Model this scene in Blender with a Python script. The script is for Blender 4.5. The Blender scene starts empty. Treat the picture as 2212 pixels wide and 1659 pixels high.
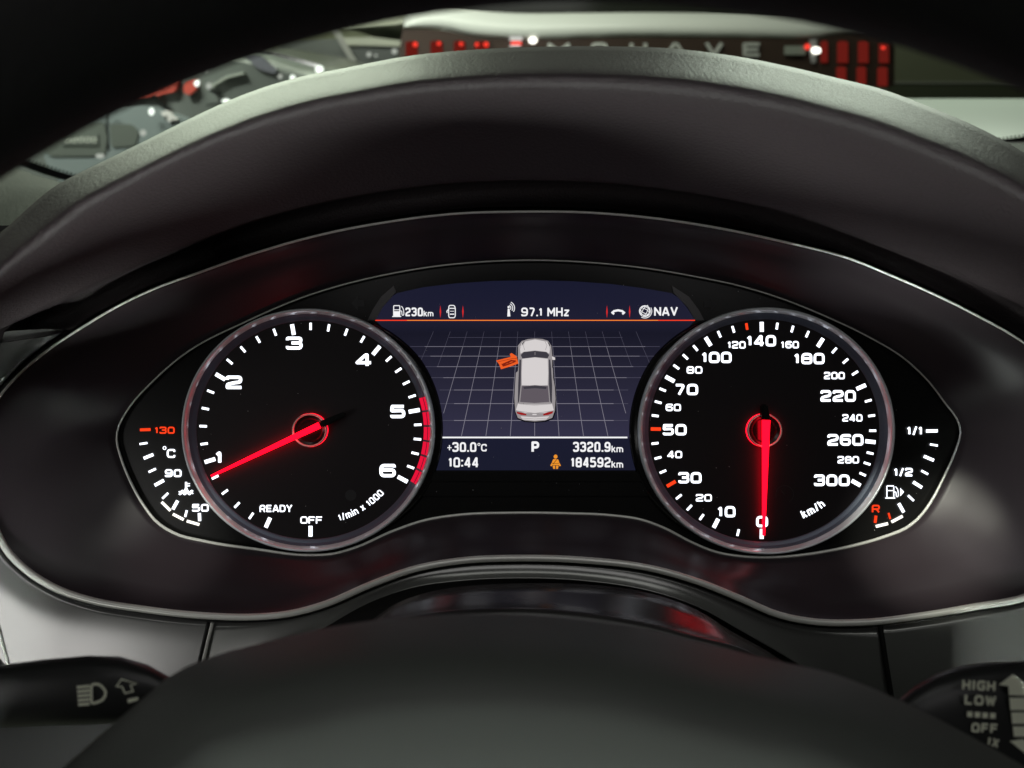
import bpy, bmesh, math, random
from mathutils import Vector, Matrix
random.seed(4)
sc = bpy.context.scene
COL = sc.collection

# ------------------------------------------------------------------ camera
# cluster frame: x right, y up the dial face, z out of the dial face towards the driver (metres)
F = 26.0 / 36.0 * 2212.0
DIST = 0.32
PITCH = math.radians(22)
H0 = 0.95                                    # height of the dial centre above the garage floor
cp, sp = math.cos(PITCH), math.sin(PITCH)
M = Matrix(((1, 0, 0, 0), (0, sp, -cp, 0), (0, cp, sp, H0), (0, 0, 0, 1)))
cam = bpy.data.cameras.new('camera')
cam_o = bpy.data.objects.new('camera', cam)
COL.objects.link(cam_o)
cam_o.matrix_world = M @ Matrix.Translation((0, 0, DIST))
cam.lens = 26.0
cam.sensor_width = 36.0
cam.clip_start = 0.01
cam.clip_end = 100
cam.dof.use_dof = True
cam.dof.focus_distance = DIST - 0.004
cam.dof.aperture_fstop = 10.0
cam.dof.aperture_blades = 7
sc.camera = cam_o
CAMW = cam_o.matrix_world.translation.copy()

# ------------------------------------------------------------------ world, lamps, exposure
sc.view_settings.view_transform = 'Standard'
sc.view_settings.look = 'None'
sc.view_settings.exposure = 0
sc.view_settings.gamma = 1
sc.view_settings.use_curve_mapping = False
w = bpy.data.worlds.new('World')
sc.world = w
w.use_nodes = True
w.node_tree.nodes['Background'].inputs[0].default_value = (0.8, 0.95, 0.75, 1)
w.node_tree.nodes['Background'].inputs[1].default_value = 0.009
sc.cycles.use_denoising = True
sc.cycles.max_bounces = 6
sc.cycles.sample_clamp_indirect = 4


def area(name, loc, target, sx, sy, power, col, spread=180):
    l = bpy.data.lights.new(name, 'AREA')
    l.shape = 'RECTANGLE'
    l.size, l.size_y = sx, sy
    l.energy = power
    l.color = col
    l.spread = math.radians(spread)
    o = bpy.data.objects.new(name, l)
    COL.objects.link(o)
    o.location = loc
    o.rotation_euler = (Vector(target) - Vector(loc)).to_track_quat('-Z', 'Y').to_euler()
    return o


# garage tube lamps over the lane in front of the windscreen, light that comes in by the side window, and added fills
area('ceiling_lamp_light', (-0.2, 2.05, 2.30), (0, 2.9, 1.0), 1.7, 0.25, 17, (0.95, 1.0, 0.84))
area('ceiling_lamp_light', (-0.80, 1.75, 1.70), (-0.15, 0.0, 1.03), 1.0, 0.30, 20, (0.88, 1.0, 0.78))
area('ceiling_lamp_light', (1.0, 1.75, 1.70), (0.2, 0.0, 1.03), 0.8, 0.30, 15, (0.88, 1.0, 0.82))
area('ceiling_lamp_light', (-1.4, 0.80, 2.25), (-1.3, 2.3, 1.0), 0.8, 0.25, 14, (0.93, 1.0, 0.90), 75)  # added to brighten the dark car on the left
area('side_window_light', (-0.98, -1.15, 1.02), (-0.15, 0.0, 0.87), 0.6, 0.5, 1.9, (1.0, 0.98, 0.95))
area('rear_fill_light', (0.1, -1.15, 1.80), (0, -0.1, 0.9), 1.1, 0.35, 1.1, (1.0, 0.97, 0.97))  # added fill behind the driver, higher than the car roof
area('low_fill_light', (0.05, -0.80, 0.62), (0, -0.22, 0.80), 0.3, 0.12, 0.95, (0.93, 1.0, 0.93), 34)  # added low fill that lifts the wheel pad; no lamp stands there
area('top_fill_light', (0.05, -0.45, 1.75), (0.05, 0, 0.9), 1.0, 0.3, 0.95, (1.0, 1.0, 0.96))  # added overhead fill for the chrome and the funnel
area('far_lamp_light', (0.0, 4.2, 2.6), (0, 6.5, 1.0), 2.0, 0.3, 60, (0.93, 1.0, 0.8))


def beam(name, loc, target, power, deg, col):
    """an added spot whose soft patch on the dial surround stands in for a cover glass reflection"""
    l = bpy.data.lights.new(name, 'SPOT')
    l.energy = power
    l.color = col
    l.spot_size = math.radians(deg)
    l.spot_blend = 1.0
    l.shadow_soft_size = 0.004
    o = bpy.data.objects.new(name, l)
    COL.objects.link(o)
    o.location = loc
    o.rotation_euler = (Vector(target) - Vector(loc)).to_track_quat('-Z', 'Y').to_euler()


beam('cover_glint_light', (-0.30, -0.90, 1.60), M @ Vector((0.170, -0.064, 0.018)), 58, 3.4, (1.0, 1.0, 0.85))  # added spots: pale patches in place of cover glass reflections
beam('cover_glint_light', (0.30, -0.90, 1.60), M @ Vector((-0.142, -0.066, 0.012)), 26, 2.8, (1.0, 1.0, 0.88))


# ------------------------------------------------------------------ helpers
def mat(name, base=(0.5, 0.5, 0.5), rough=0.5, metal=0.0, spec=0.5, coat=0.0, bump=None, vary=None):
    m = bpy.data.materials.new(name)
    m.use_nodes = True
    nt = m.node_tree
    b = nt.nodes['Principled BSDF']
    b.inputs['Base Color'].default_value = (*base, 1)
    b.inputs['Roughness'].default_value = rough
    b.inputs['Metallic'].default_value = metal
    b.inputs['Specular IOR Level'].default_value = spec
    b.inputs['Coat Weight'].default_value = coat
    b.inputs['Coat Roughness'].default_value = 0.08
    tc = nt.nodes.new('ShaderNodeTexCoord')
    if bump:
        kind, scale, strength, dist = bump
        t = nt.nodes.new('ShaderNodeTexVoronoi' if kind == 'voronoi' else 'ShaderNodeTexNoise')
        t.inputs['Scale'].default_value = scale
        if kind != 'voronoi':
            t.inputs['Detail'].default_value = 4
        bp = nt.nodes.new('ShaderNodeBump')
        bp.inputs['Strength'].default_value = strength
        bp.inputs['Distance'].default_value = dist
        nt.links.new(tc.outputs['Object'], t.inputs['Vector'])
        nt.links.new(t.outputs[0], bp.inputs['Height'])
        nt.links.new(bp.outputs['Normal'], b.inputs['Normal'])
    if vary:
        scale, lo, hi = vary
        n = nt.nodes.new('ShaderNodeTexNoise')
        n.inputs['Scale'].default_value = scale
        n.inputs['Detail'].default_value = 5
        mr = nt.nodes.new('ShaderNodeMapRange')
        mr.inputs['From Min'].default_value = 0.3
        mr.inputs['From Max'].default_value = 0.7
        mr.inputs['To Min'].default_value = lo
        mr.inputs['To Max'].default_value = hi
        nt.links.new(tc.outputs['Object'], n.inputs['Vector'])
        nt.links.new(n.outputs[0], mr.inputs['Value'])
        nt.links.new(mr.outputs[0], b.inputs['Roughness'])
    return m


def emis(name, col, strength, sample=False):
    m = bpy.data.materials.new(name)
    m.use_nodes = True
    nt = m.node_tree
    nt.nodes.remove(nt.nodes['Principled BSDF'])
    e = nt.nodes.new('ShaderNodeEmission')
    e.inputs[0].default_value = (*col, 1)
    e.inputs[1].default_value = strength
    nt.links.new(e.outputs[0], nt.nodes['Material Output'].inputs['Surface'])
    if not sample:
        m.cycles.emission_sampling = 'NONE'
    return m


def u(px, py, z=0.0):
    """point of the cluster frame seen at photo pixel (px, py) of a 2212-wide picture, at height z over the dial face"""
    k = (DIST - z) / F
    return Vector(((px - 1106) * k, (829.5 - py) * k, z))


def wd(px, py, dist):
    """world point seen at photo pixel (px, py), on the upright plane dist metres ahead of the camera"""
    v = M.to_3x3() @ Vector(((px - 1106) / F, (829.5 - py) / F, -1))
    return CAMW + v * (dist / v.y)


T = lambda x, y: (221.2 + x * .3667, 635.95 + y * .3667)
V = lambda x, y: (1327.2 + x * .3667, 635.95 + y * .3667)
S = lambda x, y: (774.2 + x * .35, 525.35 + y * .35)

BASE = {}


def thing(name, label, cat, base, cluster=True, group=None):
    o = bpy.data.objects.new(name, None)
    COL.objects.link(o)
    o.empty_display_size = 0.02
    base = Vector(base)
    o.matrix_world = (M @ Matrix.Translation(base)) if cluster else Matrix.Translation(base)
    BASE[o.name] = base
    o['label'] = label
    o['category'] = cat
    if group:
        o['group'] = group
    return o


def obj(name, geo, mats, parent=None, smooth=False, label=None):
    verts, faces = geo[0], geo[1]
    mi = geo[2] if len(geo) > 2 else None
    me = bpy.data.meshes.new(name)
    b = Vector((0, 0, 0))
    p = parent
    while p is not None:
        if p.name in BASE:
            b = BASE[p.name]
            break
        p = p.parent
    me.from_pydata([Vector(v) - b for v in verts], [], faces)
    ms = mats if isinstance(mats, (list, tuple)) else [mats]
    for m in ms:
        me.materials.append(m)
    if mi:
        me.polygons.foreach_set('material_index', mi)
    if smooth:
        me.polygons.foreach_set('use_smooth', [True] * len(me.polygons))
    me.validate()
    me.update()
    o = bpy.data.objects.new(name, me)
    COL.objects.link(o)
    if parent is not None:
        o.parent = parent
    if label:
        o['label'] = label
    return o


def fix_normals(o):
    bm = bmesh.new()
    bm.from_mesh(o.data)
    bmesh.ops.recalc_face_normals(bm, faces=bm.faces)
    bm.to_mesh(o.data)
    bm.free()
    return o


def autosmooth(o, deg=35):
    me = o.data
    me.polygons.foreach_set('use_smooth', [True] * len(me.polygons))
    bm = bmesh.new()
    bm.from_mesh(me)
    for e in bm.edges:
        if len(e.link_faces) == 2 and e.calc_face_angle(0) > math.radians(deg):
            e.smooth = False
    bm.to_mesh(me)
    bm.free()
    return o


def merge(*geos):
    """join several (verts, faces[, mi]) into one"""
    V_, F_, I_ = [], [], []
    for k, g in enumerate(geos):
        n = len(V_)
        V_ += list(g[0])
        F_ += [tuple(i + n for i in f) for f in g[1]]
        I_ += list(g[2]) if len(g) > 2 else [0] * len(g[1])
    return V_, F_, I_


def setmi(g, i):
    return g[0], g[1], [i] * len(g[1])


def catmull(pts, n, closed=False):
    """n points evenly spaced along a smooth curve through pts (any dimension)"""
    P = [Vector(p) for p in pts]
    if closed:
        P = [P[-1]] + P + [P[0], P[1]]
    else:
        P = [P[0] * 2 - P[1]] + P + [P[-1] * 2 - P[-2]]
    fine = []
    for i in range(1, len(P) - 2):
        p0, p1, p2, p3 = P[i - 1], P[i], P[i + 1], P[i + 2]
        d1 = max((p2 - p1).length, 1e-9)
        d0 = max((p1 - p0).length, 1e-9)
        d2 = max((p3 - p2).length, 1e-9)
        m1 = ((p1 - p0) / d0 - (p2 - p0) / (d0 + d1) + (p2 - p1) / d1) * d1
        m2 = ((p2 - p1) / d1 - (p3 - p1) / (d1 + d2) + (p3 - p2) / d2) * d1
        for k in range(24):
            t = k / 24
            a, b_, c, d = 2*t**3-3*t**2+1, t**3-2*t**2+t, -2*t**3+3*t**2, t**3-t**2
            fine.append(p1 * a + m1 * b_ + p2 * c + m2 * d)
    fine.append(P[-2].copy())
    L = [0.0]
    for a, b_ in zip(fine, fine[1:]):
        L.append(L[-1] + (b_ - a).length)
    out, j = [], 0
    m = n if closed else n - 1
    for k in range(n):
        s = L[-1] * k / m
        while j < len(L) - 2 and L[j + 1] < s:
            j += 1
        seg = L[j + 1] - L[j]
        out.append(fine[j].lerp(fine[j + 1], 0 if seg < 1e-12 else (s - L[j]) / seg))
    return out


def loft(rows, closed=False):
    n = len(rows[0])
    V_ = [v for r in rows for v in r]
    F_ = []
    for i in range(len(rows) - 1):
        for j in range(n if closed else n - 1):
            k = (j + 1) % n
            F_.append((i * n + j, i * n + k, (i + 1) * n + k, (i + 1) * n + j))
    return V_, F_


def tube(path, r, closed=False, n=10, flat=1.0):
    """round bar along path; r may be a list"""
    P = [Vector(p) for p in path]
    m = len(P)
    rr = r if isinstance(r, (list, tuple)) else [r] * m
    rows = []
    ref = None
    for i in range(m):
        a = P[i - 1] if (i > 0 or closed) else P[i]
        b_ = P[(i + 1) % m] if (i < m - 1 or closed) else P[i]
        t = (b_ - a).normalized()
        if ref is None:
            ref = Vector((0, 0, 1)) if abs(t.z) < 0.9 else Vector((1, 0, 0))
        nrm = (ref - t * ref.dot(t)).normalized()
        ref = nrm
        bi = t.cross(nrm)
        rows.append([P[i] + (nrm * math.cos(q) * flat + bi * math.sin(q)) * rr[i] for q in [2 * math.pi * k / n for k in range(n)]])
    if closed:
        rows.append(rows[0])
    V_, F_ = loft(rows, closed=True)
    if not closed:
        F_.append(tuple(range(n)))
        F_.append(tuple(reversed(range((m - 1) * n, m * n))))
    return V_, F_


def round_poly(pts, r, closed=False, seg=5):
    P = [Vector((p[0], p[1])) for p in pts]
    n = len(P)
    out = []
    for i in range(n):
        if not closed and i in (0, n - 1):
            out.append(P[i])
            continue
        a, b_, c = P[i - 1], P[i], P[(i + 1) % n]
        ra = min(pts[i][2] if len(pts[i]) > 2 else r, (a - b_).length * .5, (c - b_).length * .5)
        p0 = b_ + (a - b_).normalized() * ra
        p1 = b_ + (c - b_).normalized() * ra
        for k in range(seg + 1):
            t = k / seg
            out.append(p0 * (1 - t) ** 2 + b_ * 2 * t * (1 - t) + p1 * t * t)
    return out


def ribbon2(pts, wd_, closed=False):
    """flat band along 2-D points -> 2-D verts, faces"""
    P = []
    for p in pts:
        p = Vector((p[0], p[1]))
        if not P or (p - P[-1]).length > 1e-6:
            P.append(p)
    if closed and (P[0] - P[-1]).length < 1e-6:
        P.pop()
    n = len(P)
    V_, F_ = [], []
    for i in range(n):
        d = []
        if i > 0 or closed:
            d.append((P[i] - P[i - 1]).normalized())
        if i < n - 1 or closed:
            d.append((P[(i + 1) % n] - P[i]).normalized())
        nn = [Vector((-q.y, q.x)) for q in d]
        a = nn[0] if len(nn) == 1 else (nn[0] + nn[1])
        if a.length < 1e-6:
            a = nn[0]
        a.normalize()
        k = 1 / max(a.dot(nn[0]), 0.6)
        V_ += [P[i] + a * wd_ * .5 * k, P[i] - a * wd_ * .5 * k]
    for i in range(n if closed else n - 1):
        j = (i + 1) % n
        F_.append((2 * i, 2 * i + 1, 2 * j + 1, 2 * j))
    return V_, F_


def lay(g, z):
    """2-D photo-pixel geometry laid on the dial plane at height z"""
    return ([u(v[0], v[1], z) for v in g[0]], g[1]) + tuple(g[2:])


def poly2(pts):
    return [Vector((p[0], p[1])) for p in pts], [tuple(range(len(pts)))]


def seg2(a, b_, wid):
    return ribbon2([a, b_], wid)


def disc2(cx, cy, rx, ry=None, n=32):
    ry = ry or rx
    return poly2([(cx + rx * math.cos(2 * math.pi * k / n), cy + ry * math.sin(2 * math.pi * k / n)) for k in range(n)])


def ring2(cx, cy, r, wid, n=40, a0=0, a1=360):
    closed = abs(a1 - a0) >= 360
    m = n if closed else n + 1
    return ribbon2([(cx + r * math.cos(math.radians(a0 + (a1 - a0) * k / n)), cy + r * math.sin(math.radians(a0 + (a1 - a0) * k / n))) for k in range(m)], wid, closed)


# wide square-shouldered dial lettering, drawn as strokes (x, y in 0..1, y up)
G = {
    '0': (1, [([(.5, 0), (1, 0), (1, 1), (0, 1), (0, 0)], 1)]),
    '1': (.42, [([(0, .72), (.62, .98), (.62, 0)], 0)]),
    '2': (1, [([(0, .76), (0, 1), (1, 1), (1, .52), (.55, .47), (0, .3), (0, 0, .03), (1.06, 0)], 0)]),
    '3': (1, [([(0, .8), (0, 1), (1, 1), (.96, .52), (.3, .52)], 0), ([(.6, .52), (1, .52), (1, 0), (0, 0), (0, .2)], 0)]),
    '4': (1, [([(1.08, .22), (0, .22, .03), (.66, 1, .03), (.78, 1, .03), (.78, -.1)], 0)]),
    '5': (1, [([(1, 1), (.04, 1, .02), (0, .57, .05), (1, .6), (1, 0), (0, 0), (0, .16)], 0)]),
    '6': (1, [([(1, .82), (1, 1), (0, 1), (0, 0), (1, 0), (1, .56), (.1, .56)], 0)]),
    '7': (.95, [([(0, 1), (1, 1), (.36, -.08)], 0)]),
    '8': (1, [([(.5, 0), (1, 0), (1, 1), (0, 1), (0, 0)], 1), ([(0, .52), (1, .52)], 0)]),
    '9': (1, [([(0, .18), (0, 0), (1, 0), (1, 1), (0, 1), (0, .44), (.9, .44)], 0)]),
    '/': (.5, [([(0, -.1), (1, 1.1)], 0)]),
    'R': (1, [([(0, -.1), (0, 1), (1, 1), (1, .42), (.1, .42)], 0), ([(.6, .4), (1, -.1)], 0)]),
    'E': (.92, [([(1.05, 1), (0, 1), (0, 0), (1.05, 0)], 0), ([(.1, .5), (.95, .5)], 0)]),
    'A': (1.05, [([(-.05, -.1), (.42, 1), (.58, 1), (1.05, -.1)], 0), ([(.25, .26), (.75, .26)], 0)]),
    'D': (1, [([(0, 0, .02), (0, 1, .02), (1, 1), (1, 0)], 1)]),
    'Y': (1, [([(-.05, 1.1), (.5, .45), (1.05, 1.1)], 0), ([(.5, .5), (.5, -.1)], 0)]),
    'O': (1.05, [([(.5, 0), (1, 0), (1, 1), (0, 1), (0, 0)], 1)]),
    'F': (.92, [([(0, -.1), (0, 1), (1.05, 1)], 0), ([(.1, .5), (.95, .5)], 0)]),
    'C': (1, [([(1, .72), (1, 1), (0, 1), (0, 0), (1, 0), (1, .28)], 0)]),
    'H': (1, [([(0, -.1), (0, 1.1)], 0), ([(1, -.1), (1, 1.1)], 0), ([(0, .5), (1, .5)], 0)]),
    'V': (1.1, [([(0, 1.1), (.5, 0), (1, 1.1)], 0)]),
    'M': (1.2, [([(0, -.1), (0, 1), (.5, .3), (1, 1), (1, -.1)], 0)]),
    'I': (.15, [([(.5, -.1), (.5, 1.1)], 0)]),
    'G': (1, [([(1, .78), (1, 1), (0, 1), (0, 0), (1, 0), (1, .5), (.55, .5)], 0)]),
    'L': (.9, [([(0, 1.1), (0, 0), (1.05, 0)], 0)]),
    'W': (1.3, [([(0, 1.1), (.25, 0), (.5, .9), (.75, 0), (1, 1.1)], 0)]),
    'N': (1, [([(0, -.1), (0, 1), (1, 0), (1, 1.1)], 0)]),
    'P': (1, [([(0, -.1), (0, 1, .02), (1, 1), (1, .42), (.1, .42)], 0)]),
    'm': (1.35, [([(0, -.1), (0, .72, .05), (1, .72), (1, -.1)], 0), ([(.5, .6), (.5, -.1)], 0)]),
    'n': (.8, [([(0, -.1), (0, .72, .05), (1, .72), (1, -.1)], 0)]),
    'h': (.8, [([(0, -.1), (0, 1.1)], 0), ([(.1, .72), (1, .72), (1, -.1)], 0)]),
    'k': (.75, [([(0, -.1), (0, 1.1)], 0), ([(.95, .8), (.1, .34)], 0), ([(.35, .46), (1.05, -.1)], 0)]),
    'i': (.02, [([(.5, -.1), (.5, .8)], 0), ([(.5, .95), (.5, 1.12)], 0)]),
    'x': (.8, [([(0, -.08), (1, .8)], 0), ([(0, .8), (1, -.08)], 0)]),
    'X': (1, [([(0, -.08), (1, 1.08)], 0), ([(0, 1.08), (1, -.08)], 0)]),
    'z': (.8, [([(0, .72), (1, .72), (0, 0), (1, 0)], 0)]),
    '.': (.02, [([(.5, -.1), (.5, .1)], 0)]),
    ':': (.02, [([(.5, -.02), (.5, .18)], 0), ([(.5, .6), (.5, .8)], 0)]),
    '+': (1, [([(0, .4), (1, .4)], 0), ([(.5, 0), (.5, .8)], 0)]),
    ' ': (.25, []),
    'T': (.95, [([(-.05, 1), (1.05, 1)], 0), ([(.5, 1), (.5, -.1)], 0)]),
}


def strokes(text, cx, cy, w_, h_, t=0.2, rot=0.0, corner=0.3, gap=0.12):
    """stroke lettering fitted to a w_ x h_ pixel box centred on (cx, cy)"""
    tw = t * h_
    tot = sum(G[c][0] for c in text)
    gaps = (len(text) - 1) * gap * h_
    gw = (w_ - gaps - tw * len(text)) / tot
    x = -w_ / 2
    parts = []
    cr, sr = math.cos(math.radians(rot)), math.sin(math.radians(rot))
    for c in text:
        gwid, st = G[c]
        bw, bh = gwid * gw, h_ - tw
        for pts, closed in st:
            q = [(x + tw / 2 + p[0] * bw, (h_ - tw) / 2 - p[1] * bh) + ((p[2] * h_,) if len(p) > 2 else ()) for p in pts]
            sharp = c in 'AVYWMNIHLTEF/kxXz'
            q = round_poly(q, 0.02 * h_ if sharp else corner * h_, bool(closed))
            v, f = ribbon2(q, tw, bool(closed))
            parts.append(([Vector((cx + p.x * cr - p.y * sr, cy + p.x * sr + p.y * cr)) for p in v], f))
        x += bw + tw + gap * h_
    g = merge(*parts)
    return g[0], g[1]


PX = DIST / F          # metres per photo pixel on the dial plane
ELL = 0.962


def lathe(cx, cy, prof, n=96, ell=ELL):
    """profile [(radius in pixels, z)] spun about the pixel centre"""
    c = u(cx, cy, 0)
    rows = [[Vector((c.x + r * PX * math.cos(a), c.y + r * PX * ell * math.sin(a), z)) for a in [2 * math.pi * k / n for k in range(n)]] for r, z in prof]
    return loft(rows, closed=True)


def prism(pts, za, zb):
    """pixel outline as a solid between heights za (back) and zb (front)"""
    n = len(pts)
    V_ = [u(p[0], p[1], za) for p in pts] + [u(p[0], p[1], zb) for p in pts]
    # keep the outline's real size constant through its thickness
    V_ = [Vector((V_[n + i % n].x, V_[n + i % n].y, V_[i].z)) for i in range(2 * n)]
    F_ = [tuple(range(n, 2 * n)), tuple(reversed(range(n)))]
    for i in range(n):
        j = (i + 1) % n
        F_.append((i, j, n + j, n + i))
    return V_, F_


# ------------------------------------------------------------------ materials
M_funnel = mat('satin black plastic', (0.040, 0.031, 0.037), 0.34, spec=0.4, bump=('noise', 2500, 0.05, 0.0002), vary=(60, 0.31, 0.38))  # purple tint in the base carries the needles' red glow
M_face = mat('matt black dial', (0.024, 0.021, 0.023), 0.45, spec=0.15)
M_plate = mat('gloss black plate', (0.012, 0.012, 0.012), 0.22, spec=0.2)
M_chrome = mat('satin chrome', (0.95, 0.96, 0.90), 0.28, metal=0.3)
M_ring = mat('bright dial ring', (0.90, 0.96, 1.0), 0.24, metal=0.25)
M_bevel = mat('anthracite bevel', (0.13, 0.16, 0.22), 0.36, metal=0.3)
M_black = mat('deep black plastic', (0.006, 0.006, 0.006), 0.5)
M_gloss = mat('gloss black needle cap', (0.008, 0.008, 0.008), 0.18)
M_leather = mat('grained hood skin', (0.070, 0.057, 0.062), 0.52, spec=0.38, bump=('noise', 900, 0.7, 0.0006))  # base tinted purple in place of red light from the needles
M_wheel = mat('wheel leather', (0.010, 0.010, 0.010), 0.65, spec=0.2, bump=('voronoi', 900, 0.3, 0.0004))
M_pad = mat('wheel pad skin', (0.085, 0.092, 0.085), 0.55, spec=0.3, bump=('noise', 500, 0.10, 0.0004))
M_trim = mat('silver lacquer trim', (0.36, 0.36, 0.355), 0.2, metal=0.6, bump=('noise', 1800, 0.03, 0.0002))
M_trim_dark = mat('graphite lacquer trim', (0.10, 0.105, 0.10), 0.22, metal=0.3, bump=('noise', 1800, 0.03, 0.0002))
M_trim_shaded = mat('shaded silver lacquer trim', (0.27, 0.275, 0.265), 0.2, metal=0.6, bump=('noise', 1800, 0.03, 0.0002))  # same silver lacquer, shade painted in as a darker base
M_shroud = mat('column cover plastic', (0.055, 0.053, 0.053), 0.24, spec=0.9, bump=('noise', 900, 0.08, 0.0004))
M_stalk = mat('stalk plastic', (0.022, 0.023, 0.023), 0.38, bump=('noise', 1500, 0.05, 0.0003))
M_print = mat('pale print', (0.85, 0.88, 0.70), 0.6)
M_dash = mat('dash skin', (0.026, 0.027, 0.023), 0.8, spec=0.2, bump=('voronoi', 420, 0.4, 0.0008))
M_grey = mat('grey telltale print', (0.020, 0.020, 0.022), 0.5)

E_white = emis('backlit white', (0.88, 0.92, 1.0), 2.2)
E_soft = emis('screen white', (0.93, 0.93, 0.95), 1.0)
E_led = emis('level led', (1.0, 0.96, 0.86), 1.8)
E_orange = emis('backlit red orange', (1.0, 0.055, 0.012), 1.1)
E_needle = emis('needle red', (1.0, 0.0018, 0.012), 3.8, sample=True)
E_glow = emis('needle light guide', (1.0, 0.003, 0.016), 11.0, sample=True)
E_reddim_hub = emis('hub light', (1.0, 0.004, 0.02), 3.5, sample=True)
E_red = emis('redline', (0.85, 0.008, 0.045), 0.95)
E_reddim = emis('redline dim', (0.45, 0.006, 0.03), 0.7)
E_line = emis('screen red line', (1.0, 0.05, 0.012), 1.1)
E_line2 = emis('screen amber line', (1.0, 0.35, 0.04), 1.0)
E_sep = emis('screen red mark', (0.85, 0.03, 0.03), 0.8)
E_grid = emis('screen grid', (0.36, 0.34, 0.42), 0.62)
E_grid2 = emis('screen grid faint', (0.12, 0.115, 0.17), 0.6)
E_door = emis('screen orange', (0.90, 0.12, 0.02), 0.95)
E_door2 = emis('screen dark orange', (0.28, 0.02, 0.008), 0.8)
E_belt = emis('screen amber', (0.95, 0.33, 0.03), 0.9)
E_car = emis('screen car white', (0.70, 0.66, 0.66), 0.95)
E_car2 = emis('screen car shade', (0.38, 0.35, 0.36), 0.8)
E_win = emis('screen car glass', (0.06, 0.055, 0.07), 0.8)
E_win2 = emis('screen car rear glass', (0.13, 0.11, 0.13), 0.9)
E_tail = emis('screen tail lamp', (0.45, 0.015, 0.015), 0.7)
E_dark = emis('screen dark', (0.006, 0.006, 0.012), 0.5)


def screen_mat():
    m = bpy.data.materials.new('lit display')
    m.use_nodes = True
    nt = m.node_tree
    b = nt.nodes['Principled BSDF']
    b.inputs['Base Color'].default_value = (0.01, 0.01, 0.012, 1)
    b.inputs['Roughness'].default_value = 0.25
    b.inputs['Specular IOR Level'].default_value = 0.08
    tc = nt.nodes.new('ShaderNodeTexCoord')
    sx = nt.nodes.new('ShaderNodeSeparateXYZ')
    nt.links.new(tc.outputs['Object'], sx.inputs[0])
    mr = nt.nodes.new('ShaderNodeMapRange')
    mr.inputs['From Min'].default_value = u(0, S(0, 1400)[1]).y - u(0, 930).y
    mr.inputs['From Max'].default_value = u(0, S(0, 230)[1]).y - u(0, 930).y
    nt.links.new(sx.outputs['Y'], mr.inputs['Value'])
    cr = nt.nodes.new('ShaderNodeValToRGB')
    el = cr.color_ramp.elements
    el[0].position = 0.0
    el[0].color = (0.009, 0.010, 0.024, 1)
    el[1].position = 1.0
    el[1].color = (0.008, 0.009, 0.026, 1)
    for p, c in ((0.165, (0.009, 0.010, 0.026, 1)), (0.175, (0.031, 0.029, 0.060, 1)), (0.45, (0.019, 0.018, 0.037, 1)), (0.72, (0.008, 0.008, 0.018, 1)), (0.80, (0.012, 0.012, 0.030, 1))):
        e = el.new(p)
        e.color = c
    nt.links.new(mr.outputs[0], cr.inputs[0])
    nt.links.new(cr.outputs[0], b.inputs['Emission Color'])
    b.inputs['Emission Strength'].default_value = 1.0
    m.cycles.emission_sampling = 'NONE'
    return m


E_screen = screen_mat()

# ------------------------------------------------------------------ setting: garage floor and walls
M_floor = mat('garage floor', (0.16, 0.165, 0.14), 0.5, bump=('noise', 8, 0.2, 0.01))
M_wall = mat('garage wall paint', (0.22, 0.235, 0.16), 0.7, bump=('noise', 6, 0.1, 0.01))
M_wall2 = mat('garage wall dado', (0.10, 0.115, 0.075), 0.7)


def box(x0, x1, y0, y1, z0, z1):
    V_ = [(x, y, z) for x in (x0, x1) for y in (y0, y1) for z in (z0, z1)]
    F_ = [(0, 1, 3, 2), (4, 6, 7, 5), (0, 4, 5, 1), (2, 3, 7, 6), (0, 2, 6, 4), (1, 5, 7, 3)]
    return V_, F_


fl = obj('floor', ([(-14, -6, 0), (14, -6, 0), (14, 14, 0), (-14, 14, 0)], [(0, 1, 2, 3)]), M_floor)
fl['kind'] = 'structure'
gw = thing('garage_wall', 'plain olive green garage wall with a thin pale rail behind the cars', 'wall', (0, 7.2, 0), cluster=False)
obj('wall_face', box(-12, 12, 7.2, 7.4, 0, 3.2), M_wall, gw)
obj('rail', box(-12, 12, 7.16, 7.198, 1.085, 1.10), mat('pale rail', (0.45, 0.46, 0.42), 0.5), gw)
obj('dado', box(-12, 12, 7.185, 7.199, 0, 1.08), M_wall2, gw)

# ------------------------------------------------------------------ white SUV ahead
M_white = mat('white car paint', (0.74, 0.77, 0.72), 0.45, coat=0.15)
M_glass_dark = mat('dark rear glass', (0.02, 0.022, 0.018), 0.12)
M_lens = mat('dark red lamp lens', (0.062, 0.042, 0.033), 0.25)
M_badge = mat('chrome lettering', (0.80, 0.82, 0.78), 0.35, metal=0.3)
E_bar = emis('tail lamp red', (0.68, 0.055, 0.038), 0.19)
E_hot = emis('tail lamp bulb', (1.0, 0.05, 0.03), 1.3)
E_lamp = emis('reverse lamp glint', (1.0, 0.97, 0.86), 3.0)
E_chip = emis('glowing reflector', (0.8, 0.8, 0.75), 0.8)


def wprism(pts, d0, d1):
    """pixel outline as an upright solid standing between the planes d0 and d1 metres ahead"""
    a = [wd(p[0], p[1], d0) for p in pts]
    n = len(a)
    V_ = a + [Vector((v.x, v.y + (d1 - d0), v.z)) for v in a]
    F_ = [tuple(range(n)), tuple(reversed(range(n, 2 * n)))]
    for i in range(n):
        j = (i + 1) % n
        F_.append((i, n + i, n + j, j))
    return V_, F_


def wlay(g, d):
    return [wd(v[0], v[1], d) for v in g[0]], g[1]


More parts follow.
